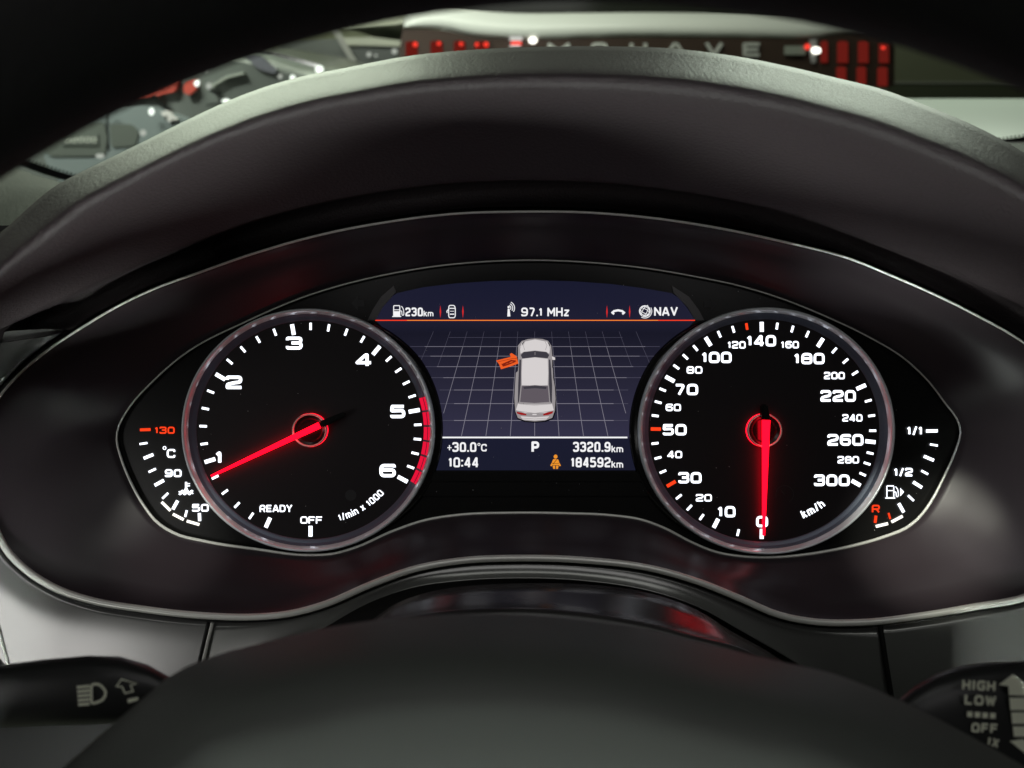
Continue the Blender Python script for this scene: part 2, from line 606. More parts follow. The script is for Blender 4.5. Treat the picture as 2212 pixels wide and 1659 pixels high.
def wsolid(g, d, th):
    """flat pixel geometry given real thickness th"""
    a = [wd(v[0], v[1], d) for v in g[0]]
    n = len(a)
    V_ = a + [Vector((v.x, v.y + th, v.z)) for v in a]
    F_ = list(g[1]) + [tuple(n + i for i in reversed(f)) for f in g[1]]
    cnt = {}
    for f in g[1]:
        for i in range(len(f)):
            e = (f[i], f[(i + 1) % len(f)])
            cnt[frozenset(e)] = (cnt.get(frozenset(e), (0, e))[0] + 1, e)
    for c, (i, j) in cnt.values():
        if c == 1:
            F_.append((i, n + i, n + j, j))
    return V_, F_


SD = 3.05
sb = wd(1396, 900, SD)
suv = thing('white_suv', 'white SUV seen from behind with a dark red lamp band across its tailgate', 'car', (sb.x, SD, 0), cluster=False)
hw = (wd(1935, 120, SD).x - wd(858, 120, SD).x) / 2
cx_ = sb.x
zt = wd(1396, 20, SD).z
zl = wd(1396, 78, SD).z
zb_ = wd(1396, 187, SD).z
# body: cabin and lower body as two lofted boxes with rounded shoulders
def carbox(x0, x1, y0, y1, z0, z1, r):
    o = box(x0, x1, y0, y1, z0, z1)
    return o
body = obj('body', merge(carbox(cx_ - hw * .985, cx_ + hw * .985, SD + .07, SD + 4.6, .35, zt - .02, 0),
                         carbox(cx_ - hw * .80, cx_ + hw * .80, SD + .22, SD + 3.2, zt - .021, zt + .62, 0)), M_white, suv)
bm = bmesh.new(); bm.from_mesh(body.data)
bmesh.ops.bevel(bm, geom=list(bm.edges), offset=.06, segments=3, affect='EDGES', profile=.5)
bm.to_mesh(body.data); bm.free()
autosmooth(body)
top = [(872, 56), (872, 30), (881, 18), (934, 7), (980, 10), (1049, 21), (1104, 25), (1250, 25), (1382, 24), (1604, 26), (1769, 27), (1800, 25), (1879, 39), (1912, 54), (1914, 58)]
bot = [(1914, 60), (1850, 67), (1796, 74), (1774, 78), (1604, 79), (1382, 77), (1063, 80), (1022, 76), (967, 63), (923, 59), (873, 58)]
# the tailgate panel is a rounded shelf: lofted so that it catches the light from above
tp = catmull([(p[0], p[1], 0) for p in top], 60)
bp_ = catmull([(p[0], p[1], 0) for p in reversed(bot)], 60)
rows = []
for k, (t, dd) in enumerate(((0, .10), (.12, .05), (.35, .018), (.6, .004), (.85, 0), (1, .01), (1.02, .06))):
    rows.append([wd(a.x + (b.x - a.x) * t, a.y + (b.y - a.y) * t, SD + dd) for a, b in zip(tp, bp_)])
obj('tailgate', loft(rows), M_white, suv, smooth=True)
obj('rear_window', wprism([(905, 14), (980, 16), (1049, 26), (1382, 29), (1769, 30), (1850, 30), (1830, -130), (930, -130)], SD + .075, SD + .21), M_glass_dark, suv)
band = [(870, 62), (923, 62), (967, 66), (1022, 79), (1063, 83), (1382, 80), (1604, 82), (1774, 81), (1796, 77), (1914, 62), (1928, 72), (1933, 100), (1932, 185), (1850, 190), (1760, 160), (1500, 128), (1106, 124), (900, 130), (868, 150), (862, 110)]
obj('lamp_band', wprism(band, SD + .012, SD + .068), M_lens, suv)
obj('bumper', box(cx_ - hw * 1.0, cx_ + hw * 1.0, SD - .06, SD + .068, .45, zb_ - .01), M_white, suv)
for i, ch in enumerate('MOHAVE'):
    x0, x1 = ((1183, 1231), (1276, 1313), (1361, 1398), (1438, 1481), (1523, 1563), (1606, 1643))[i]
    g = strokes(ch, (x0 + x1) / 2, 107, x1 - x0, 30, t=.23, corner=.3)
    obj('letter', wsolid(g, SD - .001, .01), M_badge, suv, label='chrome letter %s on the lamp band' % ch)


def tail(cols, name):
    x0, x1 = min(c[0] for c in cols) - 6, max(c[1] for c in cols) + 6
    y1 = max(c[3] for c in cols) + 2
    t = obj('tail_light', wprism([(x0, 84), (x1, 84), (x1, y1), (x0, y1)], SD + .004, SD + .011), M_lens, suv)
    for a, b_, c, d in cols:
        mid = (a + b_) / 2
        obj('light_bar', wprism([(a, c + 3), (mid, c), (b_, c + 3), (b_, d), (a, d)], SD - .003, SD + .003), E_bar, t)
    return t


tl = tail([(876, 902, 88, 122), (930, 956, 87, 122), (980, 1005, 87, 122), (1025, 1056, 88, 122)], 'l')
tr = tail([(1774, 1788, 88, 135), (1810, 1832, 88, 136), (1855, 1876, 88, 136), (1900, 1920, 90, 136),
           (1808, 1828, 143, 184), (1852, 1871, 143, 184), (1897, 1917, 144, 186)], 'r')
for p, x, y, r in ((tl, 897, 96, 5), (tl, 948, 94, 4), (tl, 996, 95, 4), (tl, 1050, 96, 5), (tr, 1908, 103, 4), (tl, 1030, 96, 4), (tr, 1744, 101, 6)):
    obj('bulb', wlay(disc2(x, y, r), SD - .006), E_hot, p)
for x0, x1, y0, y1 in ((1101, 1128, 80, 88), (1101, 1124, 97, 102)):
    obj('reflector', wprism([(x0, y0), (x1, y0), (x1, y1), (x0, y1)], SD - .004, SD + .003), E_chip, suv)  # reflectors drawn with a glow of their own
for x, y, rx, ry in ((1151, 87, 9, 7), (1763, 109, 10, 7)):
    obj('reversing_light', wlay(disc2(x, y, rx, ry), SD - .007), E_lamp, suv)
obj('reflector', wprism([(1104, 89), (1126, 89), (1126, 98), (1104, 98)], SD - .004, SD + .003), E_hot, suv)  # red reflector, also given its own glow
obj('trim_badge', wprism([(1695, 99), (1740, 99), (1740, 118), (1695, 118)], SD - .002, SD + .003), mat('badge', (.35, .38, .33), .4), suv)
obj('bracket', wprism([(1748, 84), (1764, 84), (1762, 136), (1752, 136)], SD + .001, SD + .003), mat('grey plastic', (.4, .4, .4), .4), suv)

# ------------------------------------------------------------------ dark car on the left
M_dk = mat('dark grey car paint', (0.10, 0.11, 0.10), 0.35, coat=0.4)
M_dk2 = mat('dark plate recess', (0.085, 0.095, 0.082), 0.4)
M_bluegrey = mat('blue grey bumper', (0.15, 0.175, 0.17), 0.35)
M_chr = mat('car chrome', (0.8, 0.82, 0.8), 0.15, metal=1)
M_redlens = mat('red lens', (0.42, 0.07, 0.05), 0.35)
DD = 2.1
db = wd(250, 600, DD)
dk = thing('parked_car', 'dark grey car with a red tail lamp, lion badge and blank looking plate', 'car', (db.x, DD, 0), cluster=False)
sil = [(-260, 40), (300, 52), (440, 74), (532, 100), (610, 120), (688, 144), (735, 152), (760, 190), (765, 300), (740, 560), (-260, 560)]
rows = []
SC = Vector((250, 330))
for k, dd in ((1.0, 1.6), (1.0, .18), (.985, .07), (.95, .02), (.88, 0.0)):
    rows.append([wd(SC.x + (p[0] - SC.x) * k, SC.y + (p[1] - SC.y) * k, DD) + Vector((0, dd, 0)) for p in round_poly(sil, 30, True)])
V_, F_ = loft(rows, closed=True)
n_ = len(rows[0])
F_.append(tuple(range((len(rows) - 1) * n_, len(rows) * n_)))
obj('body', (V_, F_), M_dk, dk)
obj('tail_lamp', wprism(round_poly([(250, 212), (272, 192), (330, 174), (384, 164), (378, 198), (322, 208)], 8, True), DD - .02, DD - .001), M_redlens, dk)
obj('tail_lamp', wprism(round_poly([(398, 175), (420, 168), (424, 192), (408, 206), (396, 200)], 6, True), DD - .02, DD - .001), M_redlens, dk)
bp2 = obj('bumper', wprism(round_poly([(110, 270), (190, 228), (330, 228), (420, 262), (440, 330), (360, 420), (150, 420), (90, 340)], 25, True), DD - .02, DD - .001), M_bluegrey, dk)
rec = obj('plate_recess', wprism(round_poly([(78, 290), (130, 262), (224, 262), (232, 300), (226, 337), (110, 338), (84, 318)], 8, True), DD - .024, DD - .0205), M_dk2, dk)
rec2 = obj('plate_recess', wprism(round_poly([(236, 268), (285, 268), (300, 284), (292, 316), (240, 318)], 8, True), DD - .024, DD - .0205), M_dk2, dk)
pl = obj('number_plate', wprism([(134, 290), (212, 290), (212, 314), (134, 314)], DD - .028, DD - .0245), M_dk2, dk)
M_emb = mat('plate characters', (0.40, 0.42, 0.36), 0.4)
obj('characters', merge(*[wsolid(ring2(x, 302, 5, 2.2, n=12), DD - .030, .002) for x in (146, 160, 175, 189, 202)]), M_emb, pl)
lion = [(347, 243), (358, 239), (368, 241), (372, 248), (376, 253), (383, 257), (379, 260), (372, 258), (367, 264), (361, 260), (363, 254), (358, 250), (352, 252)]
obj('badge', wprism(lion, DD - .03, DD - .0205), mat('badge metal', (.62, .60, .57), .35, metal=.2), dk)
def streak(a, b_, wid, m=M_chr, d=DD - .03, name='chrome_strip'):
    obj(name, wsolid(seg2(a, b_, wid), d, .02), m, dk)
streak((329, 204), (354, 228), 9)
streak((536, 101), (688, 143), 7, d=DD - .012)
streak((454, 193), (474, 207), 7)
streak((456, 186), (490, 166), 5, m=mat('dull strip', (.30, .32, .28), .4), d=DD - .02)
streak((490, 166), (526, 158), 5, m=mat('dull strip', (.30, .32, .28), .4), d=DD - .02)
streak((445, 228), (480, 222), 3)
streak((228, 236), (234, 325), 2.5, m=M_black, d=DD - .0235, name='seam')
obj('side_window', wprism(round_poly([(520, 112), (560, 118), (600, 150), (592, 160), (556, 148)], 6, True), DD - .012, DD - .001), mat('violet glass', (.13, .13, .15), .2), dk)
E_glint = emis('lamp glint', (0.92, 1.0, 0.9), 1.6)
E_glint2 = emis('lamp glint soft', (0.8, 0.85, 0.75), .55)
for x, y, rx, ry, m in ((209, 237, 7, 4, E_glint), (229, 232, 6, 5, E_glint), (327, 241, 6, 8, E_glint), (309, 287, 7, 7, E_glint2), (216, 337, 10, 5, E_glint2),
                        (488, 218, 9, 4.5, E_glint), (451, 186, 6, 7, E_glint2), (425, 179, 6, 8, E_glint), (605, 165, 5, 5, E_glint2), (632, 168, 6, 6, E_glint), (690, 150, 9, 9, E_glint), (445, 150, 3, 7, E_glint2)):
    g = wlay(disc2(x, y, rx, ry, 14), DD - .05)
    obj('painted_glint', g, m, dk)  # glowing disc painted in place of a bright reflection

# ------------------------------------------------------------------ pale car further off
FD = 4.9
fb = wd(790, 300, FD)
fc = thing('parked_car', 'pale far car half hidden between the dark car and the white SUV', 'car', (fb.x, FD, 0), cluster=False)
M_pale = mat('pale paint', (0.40, 0.41, 0.34), 0.4)
obj('body', wprism(round_poly([(600, 84), (735, 84), (890, 92), (930, 100), (930, 520), (600, 520)], 12, True), FD, FD + 3), M_dk, fc)
obj('roof', wprism(round_poly([(700, -20), (900, -20), (905, 40), (860, 52), (742, 60), (716, 30)], 10, True), FD + .1, FD + 2.4), M_pale, fc)
obj('bonnet_edge', wprism(round_poly([(738, 82), (800, 80), (868, 88), (868, 100), (800, 98), (745, 97)], 6, True), FD - .05, FD - .001), M_pale, fc)
obj('pillar', wprism([(706, 46), (722, 46), (778, 146), (764, 146)], FD - .06, FD - .052), mat('pillar', (.30, .30, .28), .4), fc)
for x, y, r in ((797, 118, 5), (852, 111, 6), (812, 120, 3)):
    obj('painted_glint', wlay(disc2(x, y, r), FD - .06), E_glint2, fc)  # painted glints, not bulbs

# ------------------------------------------------------------------ own bonnet and windscreen
M_bonnet = mat('white bonnet paint', (0.76, 0.82, 0.77), 0.28, coat=0.7)
bn = thing('car_bonnet', 'white bonnet of the own car beyond the windscreen, pale strip beside the hood', 'bonnet', M @ u(2100, 260, -.9), cluster=False)
rows = []
def bpt(x, y, dist):
    return wd(x, y, dist)
for yy, dist in ((216, 1.75), (213, 1.62), (226, 1.45), (262, 1.15), (330, .88), (420, .72)):
    rows.append([bpt(x, yy + (0 if x > 1500 else (1500 - x) * .16), dist) for x in range(500, 3001, 100)])
obj('bonnet_skin', loft(rows), M_bonnet, bn, smooth=True)
WS = []
ws = thing('windscreen', 'clear windscreen with a dotted black band along its lower edge', 'windscreen', u(1106, 330, -.45))
clear = bpy.data.materials.new('clear glass')
clear.use_nodes = True
nt = clear.node_tree
nt.nodes.remove(nt.nodes['Principled BSDF'])
tb = nt.nodes.new('ShaderNodeBsdfTransparent')
tb.inputs[0].default_value = (0.97, 0.98, 0.97, 1)
nt.links.new(tb.outputs[0], nt.nodes['Material Output'].inputs['Surface'])
lowL = [(-300, 250), (-80, 300), (0, 334), (60, 362), (133, 386), (300, 420), (700, 440), (1106, 440), (1700, 420), (2130, 318), (2212, 306), (2400, 285)]
lo_c = catmull([(p[0], p[1], 0) for p in lowL], 80)
a_ = [u(p.x, p.y, -.42 - .0 * p.x) for p in lo_c]
b2 = [Vector((v.x * .9, v.y + .62, v.z + .75)) for v in a_]
obj('glass', loft([a_, b2]), clear, ws)
fr = [u(p.x, p.y - 11 - 6 * max(0, (300 - p.x) / 300), -.421) for p in lo_c]
obj('black_band', loft([[Vector((v.x, v.y, v.z)) for v in [u(p.x, p.y + 2, -.419) for p in lo_c]], fr]), M_black, ws)
# dots along the band's edge
dots = []
for p, q in zip(lo_c, lo_c[1:]):
    for k in range(4):
        c = p.lerp(q, k / 4)
        dots.append(lay(disc2(c.x, c.y - 14 - 6 * max(0, (300 - c.x) / 300), 2.6, 2.6, 8), -.4205))
obj('dot_row', merge(*dots), M_black, ws)

# ------------------------------------------------------------------ dashboard
dash = thing('dashboard', 'black dashboard with a grained hood arching over the dials and silver trim below', 'dashboard', u(1106, 1250, 0))
NH = 120
C5 = [(-170, 860), (-130, 720), (-70, 590), (0, 505), (37, 471), (73, 438), (117, 403), (166, 376), (240, 340), (300, 311), (382, 270), (442, 241), (500, 215), (560, 192), (632, 170), (750, 146), (875, 122), (1000, 109), (1106, 103), (1306, 100), (1456, 105), (1581, 120), (1706, 144), (1806, 168), (1906, 193), (2006, 230), (2106, 272), (2212, 330), (2330, 430), (2420, 560)]
C2 = [(-120, 860), (-90, 760), (-20, 655), (60, 590), (140, 535), (220, 475), (300, 428), (380, 385), (460, 348), (580, 307), (700, 275), (800, 255), (900, 240), (1000, 232), (1106, 228), (1250, 230), (1400, 240), (1600, 266), (1800, 312), (2000, 385), (2212, 485), (2320, 570), (2380, 650)]
C1 = [(-115, 870), (-100, 800), (-40, 735), (60, 680), (200, 615), (300, 572), (400, 530), (560, 471), (700, 435), (850, 408), (1000, 392), (1106, 388), (1250, 390), (1400, 402), (1550, 425), (1700, 458), (1900, 528), (2100, 610), (2212, 662), (2300, 710), (2370, 760)]
C0 = [(-110, 880), (-95, 800), (-50, 760), (0, 742), (80, 729), (154, 714), (183, 692), (257, 650), (330, 615), (440, 575), (553, 537), (700, 495), (850, 467), (1000, 450), (1106, 446), (1256, 448), (1406, 459), (1556, 482), (1706, 515), (1825, 545), (1925, 585), (2025, 629), (2105, 668), (2212, 732), (2290, 790), (2340, 850)]
c5, c2, c1, c0 = [catmull([(p[0], p[1], 0) for p in c], NH) for c in (C5, C2, C1, C0)]
mix = lambda A, B, t: [a.lerp(b, t) for a, b in zip(A, B)]
def row(c, z):
    return [u(p.x, p.y, z) for p in c]
hood_rows = []
r5 = row(c5, .056)
hood_rows.append([Vector((v.x * 1.05, v.y - .045, -.34)) for v in r5])
hood_rows.append([Vector((v.x * 1.02, v.y - .018, -.12)) for v in r5])
hood_rows.append([Vector((v.x * 1.005, v.y - .004, .0)) for v in r5])
hood_rows.append([Vector((v.x, v.y - .0008, .035)) for v in r5])
for t, z in ((0, .056), (.08, .0645), (.18, .0745), (.28, .084), (.37, .0915), (.45, .0962), (.52, .0984), (.60, .0985), (.72, .0966), (.86, .0928), (1, .0885)):
    hood_rows.append(row(mix(c5, c2, t), z))
for t, z in ((.06, .0855), (.3, .0735), (.65, .057), (.93, .0458), (1.0, .0425)):
    hood_rows.append(row(mix(c2, c1, t), z))
hood_rows.append(row(mix(c1, c0, .05), .030))
hood_rows.append(row(mix(c1, c0, .12), .012))
hood_rows.append(row(mix(c1, c0, .75), .008))
hood_rows.append(row(mix(c1, c0, .96), .016))
hood_rows.append(row(c0, .0262))
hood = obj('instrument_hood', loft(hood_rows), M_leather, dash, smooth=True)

OUT = [(1106, 462), (1000, 465), (850, 482), (700, 510), (540, 555), (440, 590), (330, 630), (257, 665), (183, 709), (110, 757), (37, 819), (0, 863), (-25, 920), (-36, 1000), (-28, 1080), (0, 1152), (15, 1181), (60, 1228), (125, 1268), (200, 1293), (300, 1310), (450, 1326), (550, 1328), (625, 1321), (700, 1301), (800, 1258), (900, 1223), (1000, 1206), (1106, 1201),
       (1256, 1205), (1406, 1223), (1506, 1251), (1606, 1291), (1681, 1323), (1756, 1338), (1856, 1340), (2006, 1323), (2106, 1306), (2212, 1286), (2275, 1258), (2322, 1205), (2345, 1110), (2340, 980), (2308, 865), (2265, 790), (2212, 746), (2105, 684), (2025, 644), (1925, 600), (1825, 560), (1706, 530), (1556, 498), (1406, 475), (1256, 463)]
INN = [(1150, 562), (1050, 565), (950, 574), (850, 590), (720, 621), (672, 636), (533, 694), (404, 761), (331, 823), (276, 885), (254, 929), (252, 951), (261, 988), (283, 1043), (309, 1090), (338, 1127), (379, 1153), (441, 1169), (551, 1186), (661, 1199), (716, 1197), (771, 1182), (845, 1149), (918, 1124), (995, 1112), (1100, 1108), (1220, 1109),
       (1327, 1114), (1382, 1122), (1437, 1142), (1492, 1171), (1547, 1193), (1602, 1202), (1657, 1204), (1731, 1199), (1841, 1179), (1914, 1158), (1958, 1140), (1987, 1116), (2013, 1080), (2038, 1032), (2064, 973), (2075, 929), (2068, 907), (2042, 871), (2005, 823), (1950, 772), (1877, 728), (1785, 684), (1694, 647), (1600, 618), (1500, 597), (1400, 580), (1300, 569)]
NO = 260
out_c = catmull([(p[0], p[1], 0) for p in OUT], NO, closed=True)
inn_c = catmull([(p[0], p[1], 0) for p in INN], NO, closed=True)


def match(outer, inner):
    """inner curve resampled so that rulings run straight across"""
    n = len(inner)
    fine = catmull([(p.x, p.y, 0) for p in inner], 1400, closed=True)
    m = len(fine)
    # monotone nearest match
    k0 = min(range(m), key=lambda k: (fine[k] - outer[0]).length)
    res, k = [], 0
    tot = m
    for i, p in enumerate(outer):
        best, bk = 1e9, k
        hi = min(tot - 1, int(tot * (i + 1) / len(outer)) + 90)
        for q in range(k, max(hi, k + 1)):
            dd = (fine[(k0 + q) % m] - p).length
            if dd < best:
                best, bk = dd, q
        k = bk
        res.append(bk)
    # smooth the correspondence
    for _ in range(60):
        res = [(res[i - 1] - (tot if i == 0 else 0) + res[i] * 2 + res[(i + 1) % len(res)] + (tot if i == len(res) - 1 else 0)) / 4 for i in range(len(res))]
    o = []
    for r in res:
        f = r % m if r >= 0 else (r + m) % m
        i0 = int(math.floor(k0 + f)) % m
        o.append(fine[i0].lerp(fine[(i0 + 1) % m], f - math.floor(f)))
    return o


inn_m = match(out_c, inn_c)


def offs(c, d):
    """closed pixel curve pushed outwards by d pixels"""
    n = len(c)
    o = []
    area_ = sum(c[i].x * c[(i + 1) % n].y - c[(i + 1) % n].x * c[i].y for i in range(n))
    s = 1 if area_ > 0 else -1
    for i in range(n):
        t = (c[(i + 1) % n] - c[i - 1]).normalized()
        o.append(c[i] + Vector((t.y, -t.x, 0)) * d * s)
    return o


# trim panels round the lower half of the cluster; rulings run from the cluster's edge outwards
def between(a, b_):
    """outline indices from the point nearest a to the point nearest b_, going anticlockwise in the picture (down the left side)"""
    ia = min(range(NO), key=lambda i: (out_c[i] - Vector((a[0], a[1], 0))).length)
    ib = min(range(NO), key=lambda i: (out_c[i] - Vector((b_[0], b_[1], 0))).length)
    k, r = ia, []
    while True:
        r.append(k)
        if k == ib:
            break
        k = (k + 1) % NO
    return r


edge = offs(out_c, 17)


def panel(name, a, b_, outer, zrows, m, label=None):
    idx = between(a, b_)
    A = [edge[i] for i in idx]
    B = catmull([(p[0], p[1], 0) for p in outer], len(A))
    rows = [row(offs_open(A), .010)]
    for t, z in zrows:
        rows.append(row(mix(A, B, t), z))
    return obj(name, loft(rows), m, dash, smooth=True, label=label)


def offs_open(A):
    return [a.copy() for a in A]


panel('trim_panel', (175, 714), (447, 1326), [(160, 712), (60, 712), (-60, 730), (-190, 800), (-260, 1000), (-200, 1250), (-60, 1340), (14, 1440), (60, 1490), (180, 1530), (300, 1540), (425, 1530)],
      ((0.0, .0225), (.06, .0232), (.5, .0236), (1, .0245)), M_trim, 'pale silver trim panel left of the seam')
panel('trim_panel', (455, 1326), (1893, 1338), [(436, 1560), (520, 1470), (620, 1405), (705, 1354), (800, 1301), (900, 1268), (1000, 1255), (1106, 1250), (1256, 1255), (1406, 1278), (1506, 1311), (1606, 1366), (1696, 1418), (1800, 1490), (1880, 1560), (1935, 1640)],
      ((0.0, .0225), (.10, .0226), (.35, .0229), (.7, .0240), (.92, .0250), (1.0, .0253), (1.004, .012)), M_trim_shaded, 'silver lacquer trim with shade in its colour, curving round the steering column')
panel('trim_panel', (1909, 1338), (2300, 1235), [(1956, 1640), (2100, 1650), (2300, 1640), (2500, 1560), (2560, 1400)],
      ((0.0, .0225), (.06, .0232), (.5, .0245), (1, .027)), M_trim_shaded, 'silver trim panel with shade in its colour, right of the seam')
# bright edge of the left seam and panel corner
obj('trim_edge', tube([u(459, 1345, .0238), u(449, 1385, .0240), u(439, 1428, .0244), u(432, 1470, .0250)], .0007, n=8), M_chrome, dash)
obj('trim_edge', tube([u(-6, 1352, .0246), u(8, 1400, .0246), u(20, 1446, .0248)], .0005, n=8), M_chrome, dash)
obj('seam', tube([u(1901, 1345, .0232), u(1912, 1420, .0240), u(1928, 1520, .0252), u(1946, 1630, .0262)], .0010, n=8), M_black, dash)
obj('seam', tube([u(450, 1345, .0232), u(441, 1385, .0236), u(431, 1428, .0240), u(424, 1470, .0246)], .0008, n=8), M_black, dash)
# dark carcass behind everything
obj('dash_body', merge(box(-.36, .36, -.24, .075, -.05, -.030)), M_black, dash)
obj('dash_body', loft([[u(-300, 700, .01), u(-300, 1750, .01)], [u(-170, 700, .012), u(-100, 1750, .02)]]), M_black, dash)
# top pad on the left, running to the windscreen
c_a = catmull([(-300, 250, 0), (-60, 322, 0), (0, 345, 0), (60, 372, 0), (133, 394, 0), (250, 430, 0), (500, 480, 0)], 40)
c_b = catmull([(-300, 300, 0), (-60, 372, 0), (0, 392, 0), (60, 398, 0), (120, 402, 0), (250, 445, 0), (500, 500, 0)], 40)
c_c = catmull([(-300, 420, 0), (-60, 440, 0), (0, 428, 0), (60, 412, 0), (117, 406, 0), (250, 470, 0), (500, 540, 0)], 40)
c_d = catmull([(-300, 620, 0), (-60, 560, 0), (0, 505, 0), (60, 470, 0), (117, 440, 0), (250, 520, 0), (500, 600, 0)], 40)
dt = obj('dash_top', loft([row(c_a, -.41), row(mix(c_a, c_b, .3), -.375), row(c_b, -.33), row(c_c, -.25), row(mix(c_c, c_d, .3), -.20), row(c_d, -.02)]), M_dash, dash, smooth=True)
obj('dash_top', loft([[u(x, 470 - (x - 500) * 0.0 - (60 if x > 2000 else 0), -.40) for x in range(400, 2900, 100)],
                      [u(x, 520, -.1) for x in range(400, 2900, 100)]]), M_dash, dash)
c_e = catmull([(2020, 330, 0), (2100, 322, 0), (2150, 310, 0), (2212, 308, 0), (2400, 300, 0)], 20)
c_f = catmull([(2020, 420, 0), (2100, 400, 0), (2170, 370, 0), (2212, 360, 0), (2400, 420, 0)], 20)
obj('dash_top', loft([row(c_e, -.40), row(c_f, -.2)]), M_dash, dash, smooth=True)
obj('trim_edge', tube([u(2120, 311, -.398), u(2170, 309, -.398), u(2212, 308, -.398), u(2300, 306, -.398)], .0008, n=6), M_chrome, dash)

# ------------------------------------------------------------------ instrument cluster
cl = thing('instrument_cluster', 'lit car instrument cluster with two round dials, red needles and a central screen', 'dashboard cluster', u(1160, 930, 0))
rows = []
for t, z in ((0.0, .0255), (.035, .0245), (.09, .0225), (.30, .0185), (.52, .0138), (.56, .0128), (.80, .0072), (.93, .0042), (.975, .0030), (1.0, .0014)):
    rows.append([u(a.x + (b.x - a.x) * t, a.y + (b.y - a.y) * t, z) for a, b in zip(out_c, inn_m)])
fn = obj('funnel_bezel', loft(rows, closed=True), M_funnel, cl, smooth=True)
rows = [[u(a.x, a.y, z) for a in offs(out_c, d)] for d, z in ((0.5, .0262), (3, .0268), (9, .0262), (14, .020), (14.5, .008))]
obj('outer_seat', loft(rows, closed=True), M_black, cl, smooth=True)
# outer chrome: stands proud, thicker along the bottom edge
rad = []
for p in out_c:
    k = min(1, max(0, (p.y - 850) / 350))
    rad.append(.00050 + .00085 * k)
obj('outer_trim', tube([u(p.x, p.y, .0270) for p in offs(out_c, 4.5)], rad, closed=True, n=12), M_chrome, cl, smooth=True)
rad = []
for p in inn_c:
    k = min(1, max(0, (p.y - 900) / 250))
    rad.append(.00036 + .00030 * k)
obj('inner_trim', tube([u(p.x, p.y, .0022) for p in inn_c], rad, closed=True, n=10), M_chrome, cl, smooth=True)
fp = [u(p.x, p.y, 0) for p in offs(inn_c, 4)]
obj('face_plate', (fp + [u(1150, 900, 0)], [(i, (i + 1) % NO, NO) for i in range(NO)]), M_plate, cl)
# lower apron under the screen, slightly raised with faint ledges
obj('screen_apron', merge(prism([S(470, 1412), S(1720, 1412), S(1760, 1470), S(420, 1470)], .0001, .0012), prism([S(400, 1478), S(1770, 1478), S(1800, 1560), S(360, 1560)], .0001, .0008)), M_plate, cl)


def polar(cx, cy, r, ang, ell=ELL):
    """pixel point at angle ang (degrees clockwise from straight down)"""
    a = math.radians(ang)
    return (cx - r * math.sin(a), cy + r * ell * math.cos(a))


def ang_of(cx, cy, p):
    return math.degrees(math.atan2(-(p[0] - cx), (p[1] - cy) / ELL)) % 360


def build_dial(name, c, ro, label, a0, a1):
    face = obj(name, lathe(c[0], c[1], [(0.01, .0006), (60, .0006), (ro + 6, .0006)]), M_face, cl, label=label)
    ring = obj('dial_ring', lathe(c[0], c[1], [(ro + 19.0, .0024), (ro + 21.5, .0034), (ro + 24, .0043), (ro + 26, .0047), (ro + 28.5, .0046), (ro + 30, .0039), (ro + 31, .0030)], 128), M_ring, face, smooth=True)
    obj('ring_bevel', lathe(c[0], c[1], [(ro + 5, .0006), (ro + 7, .0011), (ro + 13, .0014), (ro + 14, .0016), (ro + 18.9, .0024)], 128), M_bevel, face, smooth=True)
    obj('ring_collar', lathe(c[0], c[1], [(ro + 31, .0031), (ro + 31.5, .0026), (ro + 32.5, .0001)], 128), M_gloss, face, smooth=True)
    # black shoulder between the ring and the display
    cc = u(c[0], c[1], 0)
    rows = []
    for r0, z in ((31.3, .0028), (34, .0026), (44, .0012), (47, .0001)):
        r_ = []
        for k in range(61):
            t = k / 60
            a = math.radians(a0 + (a1 - a0) * t)
            rr = (ro + 31 + (r0 - 31) * min(1, 4 * t, 4 * (1 - t)) ** .6) * PX
            r_.append(Vector((cc.x - rr * math.sin(a), cc.y - rr * ELL * math.cos(a), z)))
        rows.append(r_)
    obj('ring_shoulder', loft(rows), M_gloss, face, smooth=True)
    return face


